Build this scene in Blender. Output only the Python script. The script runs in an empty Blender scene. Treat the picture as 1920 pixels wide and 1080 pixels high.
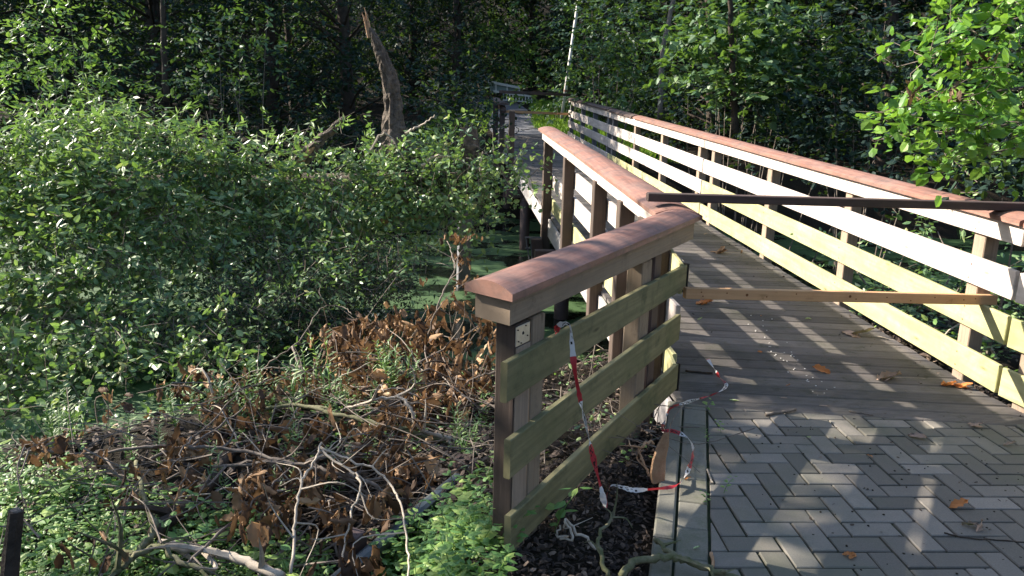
import bpy, math, random
import numpy as np
from mathutils import Vector, Matrix
S = bpy.context.scene
RAD = math.radians
rng = np.random.default_rng(7); random.seed(7)
# ------------------------------------------------------------------ camera
EYE = np.array([0.0, 0.0, 1.594]); FPX = 1421.0; PITCH = RAD(13.24); ROLL = RAD(1.39)
FW = np.array([0, math.cos(PITCH), -math.sin(PITCH)]); _R = np.array([1.0, 0, 0]); _U = np.cross(_R, FW)
RT = math.cos(ROLL) * _R + math.sin(ROLL) * _U
UP = -math.sin(ROLL) * _R + math.cos(ROLL) * _U
cam = bpy.data.cameras.new('camera'); co = bpy.data.objects.new('camera', cam); S.collection.objects.link(co)
cam.sensor_width = 36; cam.lens = 36 * FPX / 1920; cam.clip_end = 500; cam.clip_start = 0.05
co.matrix_world = Matrix(((RT[0], UP[0], -FW[0], EYE[0]), (RT[1], UP[1], -FW[1], EYE[1]), (RT[2], UP[2], -FW[2], EYE[2]), (0, 0, 0, 1)))
S.camera = co
# ------------------------------------------------------------------ sky, sun, exposure
SUN_AZ = RAD(-69.8); SUN_EL = RAD(30.3)
w = bpy.data.worlds.new('World'); S.world = w; w.use_nodes = True
nt = w.node_tree; bg = nt.nodes['Background']; sky = nt.nodes.new('ShaderNodeTexSky')
sky.sky_type = 'NISHITA'; sky.sun_disc = False; sky.sun_elevation = SUN_EL; sky.sun_rotation = SUN_AZ
nt.links.new(sky.outputs[0], bg.inputs[0]); bg.inputs[1].default_value = 0.125
sl = bpy.data.lights.new('sun', 'SUN'); sl.energy = 5.0; sl.angle = RAD(0.5); sl.color = (1.0, 0.91, 0.79)
so = bpy.data.objects.new('sun', sl); S.collection.objects.link(so)
LD = Vector((-math.sin(SUN_AZ) * math.cos(SUN_EL), -math.cos(SUN_AZ) * math.cos(SUN_EL), -math.sin(SUN_EL)))
so.rotation_euler = LD.to_track_quat('-Z', 'Y').to_euler()
S.view_settings.view_transform = 'Standard'; S.view_settings.look = 'None'
S.view_settings.exposure = 1.62; S.view_settings.gamma = 1.0
S.cycles.max_bounces = 5; S.cycles.diffuse_bounces = 3; S.cycles.glossy_bounces = 2; S.cycles.transmission_bounces = 3
S.cycles.use_denoising = True
try: S.cycles.denoiser = 'OPENIMAGEDENOISE'
except Exception: pass

# ------------------------------------------------------------------ frames
def ray(x, y):
    d = FW * FPX + RT * (x - 960) - UP * (y - 540)
    return d / np.linalg.norm(d)
def onz(x, y, z=0.0):
    d = ray(x, y); return EYE + d * ((z - EYE[2]) / d[2])
def atY(x, y, Y):
    d = ray(x, y); return EYE + d * (Y / d[1])
A0 = np.array([2.816, 4.514, 0.0]); BAZ = RAD(-5)
BD = np.array([math.sin(BAZ), math.cos(BAZ), 0.0]); BR = np.array([math.cos(BAZ), -math.sin(BAZ), 0.0])
def zs(s): return 0.0515 * max(s, -0.08)
def BF(s, t, h): return A0 + BD * s + BR * t + np.array([0, 0, zs(s) + h])
def onslope(x, y):
    v = ray(x, y); n = np.array([0, 0, 1.0]) - 0.0515 * BD
    return EYE + v * (-((EYE - A0) @ n) / (v @ n))
def nrm(v):
    v = np.asarray(v, float); return v / (np.linalg.norm(v, axis=-1, keepdims=True) + 1e-12)

# ------------------------------------------------------------------ object helpers
def tag(o, label=None, cat=None, group=None, kind=None):
    if label: o['label'] = label
    if cat: o['category'] = cat
    if group: o['group'] = group
    if kind: o['kind'] = kind
    return o
def thing(name, loc, label, cat, group=None):
    o = bpy.data.objects.new(name, None); o.location = tuple(loc); o.empty_display_size = 0.1
    S.collection.objects.link(o); return tag(o, label, cat, group)
def make(name, V, F, mat, parent=None, UV=None, smooth=False):
    """V (n,3), F list of polygons (list of index lists) or int array (m,k)"""
    V = np.asarray(V, np.float32)
    root = parent
    off = np.zeros(3)
    while root is not None:
        off = off + np.array(root.location); root = root.parent
    V = V - off.astype(np.float32)
    me = bpy.data.meshes.new(name)
    me.vertices.add(len(V)); me.vertices.foreach_set('co', V.ravel())
    if isinstance(F, np.ndarray):
        m, k = F.shape; flat = F.ravel().astype(np.int32); st = np.arange(0, m * k, k, dtype=np.int32); tot = np.full(m, k, np.int32)
    else:
        tot = np.array([len(f) for f in F], np.int32); flat = np.array([i for f in F for i in f], np.int32)
        st = np.concatenate([[0], np.cumsum(tot)[:-1]]).astype(np.int32)
    me.loops.add(len(flat)); me.loops.foreach_set('vertex_index', flat)
    me.polygons.add(len(tot)); me.polygons.foreach_set('loop_start', st); me.polygons.foreach_set('loop_total', tot)
    if UV is not None:
        uv = me.uv_layers.new(name='UVMap'); uv.data.foreach_set('uv', np.asarray(UV, np.float32).ravel())
    me.update(calc_edges=True); me.validate()
    me.polygons.foreach_set('use_smooth', np.full(len(me.polygons), smooth))
    me.materials.append(mat)
    o = bpy.data.objects.new(name, me); S.collection.objects.link(o)
    if parent is not None: o.parent = parent
    return o
class MB:
    def __init__(s): s.V = []; s.F = []; s.UV = []; s.u0 = 0.0
    def add(s, V, F, UV=None):
        b = len(s.V); s.V += [tuple(v) for v in V]
        for f in F: s.F.append([i + b for i in f])
        if UV is None: UV = [(V[i][0] + V[i][2] * .7, V[i][1] + V[i][2]) for f in F for i in f]
        s.UV += UV; return s
    def loft(s, rings, caps=True, uoff=None):
        """rings: list of (k,3) arrays forming a closed section each"""
        k = len(rings[0]); V = np.concatenate(rings); F = []; UV = []
        L = 0.0 if uoff is None else uoff
        if uoff is None: L = random.uniform(0, 50)
        v0 = random.uniform(0, 20)
        per = [0.0]
        for j in range(k): per.append(per[-1] + np.linalg.norm(rings[0][(j + 1) % k] - rings[0][j]))
        for i in range(len(rings) - 1):
            dl = np.linalg.norm(rings[i + 1].mean(0) - rings[i].mean(0))
            for j in range(k):
                a = i * k + j; b = i * k + (j + 1) % k
                F.append([a, b, b + k, a + k]); UV += [(L, v0 + per[j]), (L, v0 + per[j + 1]), (L + dl, v0 + per[j + 1]), (L + dl, v0 + per[j])]
            L += dl
        if caps:
            for r, idx in ((0, list(range(k))[::-1]), (len(rings) - 1, list(range(k)))):
                f = [r * k + j for j in idx]; F.append(f); c = rings[r].mean(0)
                UV += [(V[q][2] * 3 + 7, V[q][0] - c[0] + V[q][1] - c[1]) for q in f]
        return s.add(V, F, UV)
    def beam(s, p0, p1, wv, hv, ch=0.004, bend=0.0, n=1):
        """rectangular bar from p0 to p1, half-vectors wv, hv, chamfered long edges"""
        p0, p1, wv, hv = [np.asarray(a, float) for a in (p0, p1, wv, hv)]
        w_, h_ = np.linalg.norm(wv), np.linalg.norm(hv); cw, chh = 1 - ch / w_, 1 - ch / h_
        prof = [(cw, 1), (-cw, 1), (-1, chh), (-1, -chh), (-cw, -1), (cw, -1), (1, -chh), (1, chh)]
        rings = []
        ax = nrm(p1 - p0)
        pts = [p0, p0 + ax * ch] + [p0 + (p1 - p0) * i / n for i in range(1, n)] + [p1 - ax * ch, p1]
        for i, p in enumerate(pts):
            e = 1 - (ch / min(w_, h_)) * (i in (0, len(pts) - 1))
            t = (p - p0) @ ax / max(np.linalg.norm(p1 - p0), 1e-6)
            rings.append(np.array([p + wv * a * e + hv * b * e + np.array([0, 0, bend * math.sin(math.pi * t)]) for a, b in prof]))
        return s.loft(rings)
    def box(s, c, sx, sy, sz, ch=0.003, rot=0.0):
        c = np.asarray(c, float); ca, sa = math.cos(rot), math.sin(rot)
        return s.beam(c - np.array([0, 0, sz / 2]), c + np.array([0, 0, sz / 2]), np.array([ca, sa, 0]) * sx / 2, np.array([-sa, ca, 0]) * sy / 2, ch)
    def tube(s, pts, r0, r1=None, k=6, jit=0.0, caps=True):
        pts = np.asarray(pts, float); r1 = r0 if r1 is None else r1; n = len(pts)
        T = nrm(np.gradient(pts, axis=0)); a = np.array([0, 0, 1.0]) if abs(T[0][2]) < .9 else np.array([1.0, 0, 0])
        u = nrm(np.cross(T[0], a)); rings = []
        for i in range(n):
            u = nrm(u - T[i] * (u @ T[i])); v = np.cross(T[i], u); f = i / (n - 1)
            r = r0 + (r1 - r0) * f
            rings.append(np.array([pts[i] + (u * math.cos(q) + v * math.sin(q)) * r * (1 + jit * (random.random() - .5)) for q in [2 * math.pi * j / k for j in range(k)]]))
        return s.loft(rings, caps)
    def build(s, name, mat, parent=None, smooth=False):
        return make(name, s.V, s.F, mat, parent, s.UV, smooth)
def smoothline(P, n=6, jit=0.0):
    P = np.asarray(P, float); out = []
    Q = np.vstack([2 * P[0] - P[1], P, 2 * P[-1] - P[-2]])
    for i in range(1, len(Q) - 2):
        for k in range(n):
            t = k / n; p0, p1, p2, p3 = Q[i - 1:i + 3]
            out.append(.5 * ((2 * p1) + (-p0 + p2) * t + (2 * p0 - 5 * p1 + 4 * p2 - p3) * t * t + (-p0 + 3 * p1 - 3 * p2 + p3) * t ** 3))
    out.append(P[-1]); out = np.array(out)
    if jit: out[1:-1] += rng.normal(0, jit, out[1:-1].shape)
    return out

# ------------------------------------------------------------------ materials
def mat_new(name, rough=.8, spec=.3):
    m = bpy.data.materials.new(name); m.use_nodes = True; nt = m.node_tree; b = nt.nodes['Principled BSDF']
    b.inputs['Roughness'].default_value = rough; b.inputs['Specular IOR Level'].default_value = spec
    return m, nt, b
def N(nt, t, **kw):
    n = nt.nodes.new(t)
    for k, v in kw.items():
        if k.startswith('i_'):
            key = k[2:].replace('_', ' ')
            n.inputs[key].default_value = v
        else: setattr(n, k, v)
    return n
def ramp(nt, fac, stops):
    r = nt.nodes.new('ShaderNodeValToRGB'); e = r.color_ramp.elements
    e[0].position = stops[0][0]; e[0].color = (*stops[0][1], 1); e[1].position = stops[-1][0]; e[1].color = (*stops[-1][1], 1)
    for p, c in stops[1:-1]: q = e.new(p); q.color = (*c, 1)
    nt.links.new(fac, r.inputs[0]); return r.outputs[0]
def mixc(nt, fac, a, b, mode='MIX'):
    m = nt.nodes.new('ShaderNodeMix'); m.data_type = 'RGBA'; m.blend_type = mode
    for s_, v in ((m.inputs[0], fac), (m.inputs[6], a), (m.inputs[7], b)):
        if isinstance(v, bpy.types.NodeSocket): nt.links.new(v, s_)
        elif isinstance(v, tuple): s_.default_value = (*v, 1)
        else: s_.default_value = v
    return m.outputs[2]
def bump(nt, b, h, st=.3, d=.005):
    n = nt.nodes.new('ShaderNodeBump'); n.inputs['Strength'].default_value = st; n.inputs['Distance'].default_value = d
    nt.links.new(h, n.inputs['Height']); nt.links.new(n.outputs[0], b.inputs['Normal'])
def noise(nt, vec, scale, detail=4, rough=.6):
    n = nt.nodes.new('ShaderNodeTexNoise'); n.inputs['Scale'].default_value = scale; n.inputs['Detail'].default_value = detail; n.inputs['Roughness'].default_value = rough
    if vec is not None: nt.links.new(vec, n.inputs['Vector'])
    return n.outputs['Fac']
def wood(name, c1, c2, c3=None, stain=.0, grain=(1.2, 55), rough=.8, bstr=.5, stain_c=(.1, .12, .05), spec=.25, isl=False, knots=True):
    m, nt, b = mat_new(name, rough, spec)
    uv = nt.nodes.new('ShaderNodeUVMap'); mp = nt.nodes.new('ShaderNodeMapping'); mp.inputs['Scale'].default_value = (grain[0], grain[1], 1)
    nt.links.new(uv.outputs[0], mp.inputs[0]); g = noise(nt, mp.outputs[0], 2.0, 6, .65)
    c = ramp(nt, g, [(.3, c1), (.7, c2)])
    tc = nt.nodes.new('ShaderNodeTexCoord')
    bl = noise(nt, tc.outputs['Object'], 2.2, 5, .7)
    c3 = c3 or tuple(x * .8 for x in c1)
    f = nt.nodes.new('ShaderNodeMapRange'); f.inputs[1].default_value = .45; f.inputs[2].default_value = .75; nt.links.new(bl, f.inputs[0])
    c = mixc(nt, f.outputs[0], c, c3)
    if stain:
        b2 = noise(nt, tc.outputs['Object'], 9, 6, .75)
        f2 = nt.nodes.new('ShaderNodeMapRange'); f2.inputs[1].default_value = .62 - .2 * stain; f2.inputs[2].default_value = .72; f2.inputs[4].default_value = .75; nt.links.new(b2, f2.inputs[0])
        c = mixc(nt, f2.outputs[0], c, stain_c)
    if knots:
        mk = nt.nodes.new('ShaderNodeMapping'); mk.inputs['Scale'].default_value = (2.2, 9, 1); nt.links.new(uv.outputs[0], mk.inputs[0])
        vo = nt.nodes.new('ShaderNodeTexVoronoi'); vo.inputs['Scale'].default_value = 1.0; nt.links.new(mk.outputs[0], vo.inputs['Vector'])
        kn = nt.nodes.new('ShaderNodeMapRange'); kn.inputs[1].default_value = .10; kn.inputs[2].default_value = .03; kn.inputs[4].default_value = .75; nt.links.new(vo.outputs['Distance'], kn.inputs[0])
        c = mixc(nt, kn.outputs[0], c, tuple(x * .35 for x in c1))
    if isl:
        gi = nt.nodes.new('ShaderNodeNewGeometry'); c = mixc(nt, 1.0, c, ramp(nt, gi.outputs['Random Per Island'], [(0, (.62, .62, .64)), (1, (1.25, 1.22, 1.2))]), 'MULTIPLY')
    nt.links.new(c, b.inputs['Base Color']); bump(nt, b, g, bstr, .003)
    return m
def leafm(name, cols, rough=.42, trans=.3, tcol=(.25, .45, .04), spec=.5):
    m, nt, b = mat_new(name, rough, spec)
    gi = nt.nodes.new('ShaderNodeNewGeometry'); c = ramp(nt, gi.outputs['Random Per Island'], cols)
    nt.links.new(c, b.inputs['Base Color'])
    if trans:
        t = nt.nodes.new('ShaderNodeBsdfTranslucent'); tc_ = mixc(nt, .6, c, tcol); nt.links.new(tc_, t.inputs[0])
        mx = nt.nodes.new('ShaderNodeMixShader'); mx.inputs[0].default_value = trans
        nt.links.new(b.outputs[0], mx.inputs[1]); nt.links.new(t.outputs[0], mx.inputs[2])
        nt.links.new(mx.outputs[0], nt.nodes['Material Output'].inputs[0])
    return m
def plain(name, c1, c2, scale=6, rough=.85, bs=.4, bd=.01, spec=.3, metal=0):
    m, nt, b = mat_new(name, rough, spec); tc = nt.nodes.new('ShaderNodeTexCoord'); n = noise(nt, tc.outputs['Object'], scale, 7, .7)
    nt.links.new(ramp(nt, n, [(.3, c1), (.7, c2)]), b.inputs['Base Color']); bump(nt, b, n, bs, bd); b.inputs['Metallic'].default_value = metal
    return m
M = {}
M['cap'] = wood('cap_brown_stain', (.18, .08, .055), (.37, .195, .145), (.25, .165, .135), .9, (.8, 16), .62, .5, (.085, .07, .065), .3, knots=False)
M['capfar'] = wood('cap_dark', (.07, .05, .045), (.13, .085, .07), (.05, .045, .04), .5, (1.0, 30), .7, .4, (.05, .06, .04))  # darker cap tone for the far handrails and the far bar
M['pale'] = wood('pale_board', (.44, .38, .33), (.66, .59, .53), (.42, .37, .33), .5, (.8, 14), .8, .45, (.26, .23, .19))
M['algae'] = wood('algae_board', (.32, .30, .15), (.56, .51, .28), (.30, .31, .13), .6, (.8, 13), .85, .35, (.30, .31, .13))
M['wing'] = wood('wing_board', (.135, .125, .065), (.27, .24, .125), (.12, .13, .06), .5, (.9, 14), .85, .6, (.075, .075, .045))
M['fascia'] = wood('wing_beam_board', (.22, .165, .115), (.31, .24, .17), (.19, .15, .11), .3, (1.0, 38), .8, .5, (.12, .09, .07))
M['post'] = wood('post_brown', (.065, .046, .037), (.11, .080, .064), (.055, .045, .038), .3, (1.0, 34), .8, .5, (.07, .06, .045))
M['postpale'] = wood('post_pale', (.24, .18, .13), (.38, .29, .22), (.21, .17, .13), .3, (1.0, 40), .85, .5, (.16, .13, .1))
M['lumdark'] = wood('lumber_dark', (.075, .05, .045), (.125, .085, .075), (.06, .045, .04), .2, (1.2, 40), .7, .4)
M['lumtan'] = wood('lumber_tan', (.48, .27, .13), (.62, .37, .20), (.42, .24, .12), .05, (1.0, 26), .75, .3, (.22, .1, .04))
M['beam'] = wood('deck_edge_beam', (.34, .31, .29), (.48, .45, .43), (.26, .25, .25), .35, (1.0, 20), .8, .5, (.1, .1, .1))
M['deck'] = wood('deck_boards', (.135, .122, .11), (.225, .205, .19), (.11, .108, .085), .3, (1.5, 50), .8, .9, (.06, .07, .035), isl=True, knots=False)
M['deckedge'] = M['deck']
M['greypost'] = wood('grey_timber', (.13, .13, .14), (.2, .2, .21), None, .3, (1, 30), .8, .5)
M['bark'] = plain('bark', (.035, .028, .022), (.20, .16, .125), 14, .95, 1.0, .06)
M['barkdark'] = plain('bark_dark', (.025, .02, .016), (.08, .06, .045), 9, .95, .8, .03)
M['barkgrey'] = plain('branch_bark', (.10, .08, .065), (.24, .20, .165), 30, .9, .6, .006)
M['barkpale'] = plain('branch_bark_pale', (.30, .25, .19), (.52, .45, .36), 25, .85, .6, .006)
M['barkmoss'] = plain('branch_mossy', (.06, .08, .02), (.2, .18, .12), 18, .95, .8, .01)
M['heart'] = plain('split_wood', (.30, .17, .09), (.50, .32, .19), 14, .85, .8, .02)
M['paver'] = None
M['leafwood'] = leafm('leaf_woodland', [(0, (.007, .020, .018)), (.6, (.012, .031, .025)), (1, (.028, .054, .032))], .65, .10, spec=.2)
M['leafmaple'] = leafm('leaf_maple', [(0, (.035, .085, .038)), (.7, (.06, .13, .045)), (1, (.13, .20, .07))], .5, .25)
M['leafivy'] = leafm('leaf_ivy', [(0, (.045, .095, .045)), (.4, (.115, .205, .080)), (.8, (.24, .345, .135)), (.96, (.36, .44, .18)), (1, (.48, .44, .16))], .42, .25)
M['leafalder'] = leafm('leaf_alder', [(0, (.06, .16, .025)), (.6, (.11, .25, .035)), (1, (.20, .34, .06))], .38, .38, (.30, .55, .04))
M['leafherb'] = leafm('leaf_herb', [(0, (.08, .18, .05)), (.6, (.15, .28, .07)), (1, (.30, .40, .11))], .5, .3)
M['leafwillow'] = leafm('leaf_willow', [(0, (.10, .18, .07)), (.6, (.20, .31, .12)), (1, (.36, .43, .20))], .45, .3)
M['leafbrown'] = leafm('leaf_withered', [(0, (.045, .028, .02)), (.35, (.12, .072, .042)), (.7, (.26, .155, .08)), (.9, (.38, .24, .13)), (1, (.50, .37, .23))], .7, .12, (.35, .2, .09), .2)
M['litter'] = leafm('leaf_litter', [(0, (.018, .012, .009)), (.6, (.045, .030, .022)), (.9, (.11, .075, .052)), (1, (.26, .19, .14))], .85, 0)
M['grassb'] = leafm('grass_blade', [(0, (.15, .30, .03)), (1, (.30, .46, .08))], .5, .4, (.4, .6, .05))

def set_paver():
    m, nt, b = mat_new('concrete_paver', .82, .3); gi = nt.nodes.new('ShaderNodeNewGeometry'); tc = nt.nodes.new('ShaderNodeTexCoord')
    c = ramp(nt, gi.outputs['Random Per Island'], [(0, (.125, .115, .098)), (.5, (.19, .172, .148)), (1, (.262, .238, .208))])
    n = noise(nt, tc.outputs['Object'], 160, 5, .8); c = mixc(nt, .5, c, ramp(nt, n, [(.3, (.45, .45, .45)), (.7, (1.25, 1.25, 1.25))]), 'MULTIPLY')
    n2 = noise(nt, tc.outputs['Object'], 1.3, 5, .7); f = nt.nodes.new('ShaderNodeMapRange'); f.inputs[1].default_value = .48; f.inputs[2].default_value = .66; f.inputs[4].default_value = .6; nt.links.new(n2, f.inputs[0])
    c = mixc(nt, f.outputs[0], c, (.115, .122, .085))
    n3 = noise(nt, tc.outputs['Object'], 14, 6, .8); f = nt.nodes.new('ShaderNodeMapRange'); f.inputs[1].default_value = .66; f.inputs[2].default_value = .72; f.inputs[4].default_value = .55; nt.links.new(n3, f.inputs[0])
    c = mixc(nt, f.outputs[0], c, (.06, .055, .045))
    nt.links.new(c, b.inputs['Base Color']); bump(nt, b, n, .35, .002); return m
M['paver'] = set_paver()
def set_kerb():
    m, nt, b = mat_new('kerb_concrete', .85, .3); gi = nt.nodes.new('ShaderNodeNewGeometry'); tc = nt.nodes.new('ShaderNodeTexCoord')
    c = ramp(nt, gi.outputs['Random Per Island'], [(0, (.155, .150, .118)), (1, (.21, .20, .165))])
    n = noise(nt, tc.outputs['Object'], 120, 5, .8); c = mixc(nt, .5, c, ramp(nt, n, [(.3, (.5, .5, .5)), (.7, (1.2, 1.2, 1.2))]), 'MULTIPLY')
    n2 = noise(nt, tc.outputs['Object'], 5, 6, .75); f = nt.nodes.new('ShaderNodeMapRange'); f.inputs[1].default_value = .5; f.inputs[2].default_value = .7; f.inputs[4].default_value = .6; nt.links.new(n2, f.inputs[0])
    c = mixc(nt, f.outputs[0], c, (.07, .09, .04)); nt.links.new(c, b.inputs['Base Color']); bump(nt, b, n, .35, .002); return m
M['kerb'] = set_kerb()
def set_soil():
    m, nt, b = mat_new('soil', .95, .15); tc = nt.nodes.new('ShaderNodeTexCoord')
    n = noise(nt, tc.outputs['Object'], 3, 8, .75); n2 = noise(nt, tc.outputs['Object'], 45, 5, .8)
    c = ramp(nt, n, [(.3, (.012, .010, .008)), (.55, (.024, .020, .014)), (.75, (.02, .032, .012))])
    c = mixc(nt, .6, c, ramp(nt, n2, [(.35, (.4, .4, .4)), (.7, (1.9, 1.7, 1.5))]), 'MULTIPLY')
    nt.links.new(c, b.inputs['Base Color']); bump(nt, b, n2, .9, .02); return m
M['soil'] = set_soil()
def set_water():
    m, nt, b = mat_new('duckweed_water', .5, .5); tc = nt.nodes.new('ShaderNodeTexCoord')
    n = noise(nt, tc.outputs['Object'], .9, 6, .65); n2 = noise(nt, tc.outputs['Object'], 90, 3, .8)
    f = nt.nodes.new('ShaderNodeMapRange'); f.inputs[1].default_value = .46; f.inputs[2].default_value = .53; nt.links.new(n, f.inputs[0])
    weed = ramp(nt, n2, [(.3, (.018, .048, .014)), (.7, (.05, .115, .026))])
    c = mixc(nt, f.outputs[0], (.010, .014, .010), weed); nt.links.new(c, b.inputs['Base Color'])
    r = nt.nodes.new('ShaderNodeMapRange'); r.inputs[3].default_value = .08; r.inputs[4].default_value = .75; nt.links.new(f.outputs[0], r.inputs[0]); nt.links.new(r.outputs[0], b.inputs['Roughness'])
    bump(nt, b, n2, .15, .003); return m
M['water'] = set_water()
M['asphalt'] = plain('far_path_surface', (.12, .12, .13), (.19, .19, .20), 40, .9, .4, .004)
M['sand'] = plain('joint_sand', (.010, .010, .008), (.035, .050, .015), 14, .95, .5, .004)
M['steel'] = plain('galvanised_steel', (.45, .46, .47), (.62, .62, .62), 30, .4, .1, .001, .5, .8)
M['strap'] = plain('black_rubber', (.01, .01, .01), (.02, .02, .02), 30, .6, .2, .001)
M['white'] = plain('white_paint_pole', (.66, .63, .58), (.8, .77, .72), 20, .6, .1, .001)
M['greenwhite'] = plain('pale_green_panel', (.20, .26, .24), (.30, .36, .34), 5, .6, .1, .001)
M['darkplastic'] = plain('dark_grey_recycled_plastic', (.035, .045, .05), (.07, .085, .09), 12, .38, .2, .003, .5)
M['brownplastic'] = plain('brown_block', (.06, .04, .04), (.10, .07, .068), 25, .6, .3, .003)
def set_tape():
    m, nt, b = mat_new('barrier_tape_red_white', .35, .5); uv = nt.nodes.new('ShaderNodeUVMap'); sp = nt.nodes.new('ShaderNodeSeparateXYZ'); nt.links.new(uv.outputs[0], sp.inputs[0])
    def mth(op, a, bb):
        q = nt.nodes.new('ShaderNodeMath'); q.operation = op
        for i, v in enumerate((a, bb)):
            if isinstance(v, bpy.types.NodeSocket): nt.links.new(v, q.inputs[i])
            else: q.inputs[i].default_value = v
        return q.outputs[0]
    fr = mth('FRACT', mth('MULTIPLY', sp.outputs[0], 1 / .36), 0); red = mth('GREATER_THAN', fr, .5)
    c = mixc(nt, red, (.70, .69, .69), (.50, .035, .045))
    # black letter-like strokes in blocks across the middle of the tape
    n = nt.nodes.new('ShaderNodeTexWhiteNoise'); n.noise_dimensions = '2D'
    cx = nt.nodes.new('ShaderNodeCombineXYZ'); nt.links.new(mth('FLOOR', mth('MULTIPLY', sp.outputs[0], 95), 0), cx.inputs[0]); nt.links.new(mth('FLOOR', mth('MULTIPLY', sp.outputs[1], 5), 0), cx.inputs[1]); nt.links.new(cx.outputs[0], n.inputs['Vector'])
    mid = mth('MULTIPLY', mth('GREATER_THAN', sp.outputs[1], .25), mth('LESS_THAN', sp.outputs[1], .8))
    blk = mth('MULTIPLY', mth('GREATER_THAN', mth('FRACT', mth('MULTIPLY', sp.outputs[0], 1 / .5), 0), .42), mid)
    k = mth('MULTIPLY', mth('GREATER_THAN', n.outputs[0], .5), blk)
    c = mixc(nt, k, c, (.015, .015, .015)); nt.links.new(c, b.inputs['Base Color'])
    t = nt.nodes.new('ShaderNodeBsdfTranslucent'); nt.links.new(c, t.inputs[0]); mx = nt.nodes.new('ShaderNodeMixShader'); mx.inputs[0].default_value = .25
    nt.links.new(b.outputs[0], mx.inputs[1]); nt.links.new(t.outputs[0], mx.inputs[2]); nt.links.new(mx.outputs[0], nt.nodes['Material Output'].inputs[0]); return m
M['tape'] = set_tape()

# ------------------------------------------------------------------ terrain, water
def sm(t): t = np.clip(t, 0, 1); return t * t * (3 - 2 * t)
def hfun(x, y):
    x = np.asarray(x, float); y = np.asarray(y, float)
    yb = np.interp(x, [-14, -5, -3.3, -1, .5, 2.8, 5, 10, 20], [3.2, 4.7, 5.4, 6.7, 7.4, 8.5, 9.5, 10, 11])
    yf = np.interp(x, [-15, -8, -3, -.5, 3, 6, 12, 25], [18.5, 17, 16.5, 17, 17., 16, 15, 15])
    Ln = -.40 + .34 * sm((x + .62) / .62) * (1 - sm((y - 3.75) / .7) * (x < 2.9)) - .05 * sm((x - 2.9) / .6)
    near = -1.3 + (Ln + 1.3) * sm((yb - y) / 1.7)
    Lf = .35 + .53 * sm((3.2 - np.abs(x - .6)) / 1.6) * np.where((x > -.75) & (x < 1.6), sm((y - 21.55) / .7), sm((y - 19.5) / 2.0))
    far = -1.3 + (Lf + 1.3) * sm((y - yf) / 2.6)
    h = np.maximum(near, far + .105 * np.clip(y - 24.2, 0, 16))
    R = np.sqrt(x ** 2 + (y - 10) ** 2); h = h + 14 * sm((R - 36) / 22)  # raised outer ring added to block the sky behind the leaves
    wob = .03 * np.sin(x * 5.1 + y * 2.3) * np.sin(y * 4.7 - x * 1.9) + .05 * np.sin(x * 1.3 + 1) * np.sin(y * 1.1)
    pav = sm((x - .1) / .5) * (y < 5)
    return h + wob * (1 - pav) - .03 * pav
xs = np.concatenate([np.linspace(-75, -14, 22)[:-1], np.linspace(-14, 12, 180), np.linspace(12, 75, 22)[1:]])
ys = np.concatenate([np.linspace(-45, 0, 20)[:-1], np.linspace(0, 12, 110)[:-1], np.linspace(12, 44, 107)[:-1], np.linspace(44, 85, 18)])
X, Y = np.meshgrid(xs, ys); Z = hfun(X, Y); nx, ny = len(xs), len(ys)
idx = np.arange(nx * ny).reshape(ny, nx)
tag(make('ground', np.stack([X, Y, Z], -1).reshape(-1, 3), np.stack([idx[:-1, :-1], idx[:-1, 1:], idx[1:, 1:], idx[1:, :-1]], -1).reshape(-1, 4), M['soil'], smooth=True), kind='structure')
wm = MB(); wm.add([(-34, 2.5, -.9), (34, 2.5, -.9), (34, 22, -.9), (-34, 22, -.9)], [[0, 1, 2, 3]])
tag(wm.build('pond', M['water']), kind='structure')

# ------------------------------------------------------------------ paving
E1 = nrm(np.array([math.cos(RAD(-2.42)), -math.sin(RAD(-2.42))])); E2 = -np.array([math.sin(RAD(-2.42)), math.cos(RAD(-2.42))]); BO = np.array([1.228, 3.30]); UB = .105
KT = np.array([1.105, 3.985]); KB = np.array([.729, 2.404]); KD = nrm(KB - KT); KN = np.array([-KD[1], KD[0]])  # KN points right (+x)
if KN[0] < 0: KN = -KN
F0 = np.array([.93, 4.005]); F1 = np.array([2.80, 3.80]); FD = nrm(F1 - F0); FN = np.array([FD[1], -FD[0]])  # towards viewer
def clip(poly, p, n):
    out = []
    for i in range(len(poly)):
        a, b = poly[i], poly[(i + 1) % len(poly)]; da, db = (a - p) @ n, (b - p) @ n
        if da >= 0: out.append(a)
        if (da >= 0) != (db >= 0): out.append(a + (b - a) * da / (da - db))
    return out
def area(p): return abs(sum(p[i][0] * p[(i + 1) % len(p)][1] - p[(i + 1) % len(p)][0] * p[i][1] for i in range(len(p)))) / 2
def inset(poly, d):
    n = len(poly); sg = sum(poly[i][0] * poly[(i + 1) % n][1] - poly[(i + 1) % n][0] * poly[i][1] for i in range(n))
    if sg < 0: poly = poly[::-1]
    L = []
    for i in range(n):
        a, b = poly[i], poly[(i + 1) % n]; t = nrm(b - a); L.append((a + np.array([-t[1], t[0]]) * d, t))
    out = []
    for i in range(n):
        (p, t), (q, u) = L[i - 1], L[i]; den = t[0] * u[1] - t[1] * u[0]
        if abs(den) < 1e-5: out.append(q); continue
        k = ((q[0] - p[0]) * u[1] - (q[1] - p[1]) * u[0]) / den; out.append(p + t * k)
    return out
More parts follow.
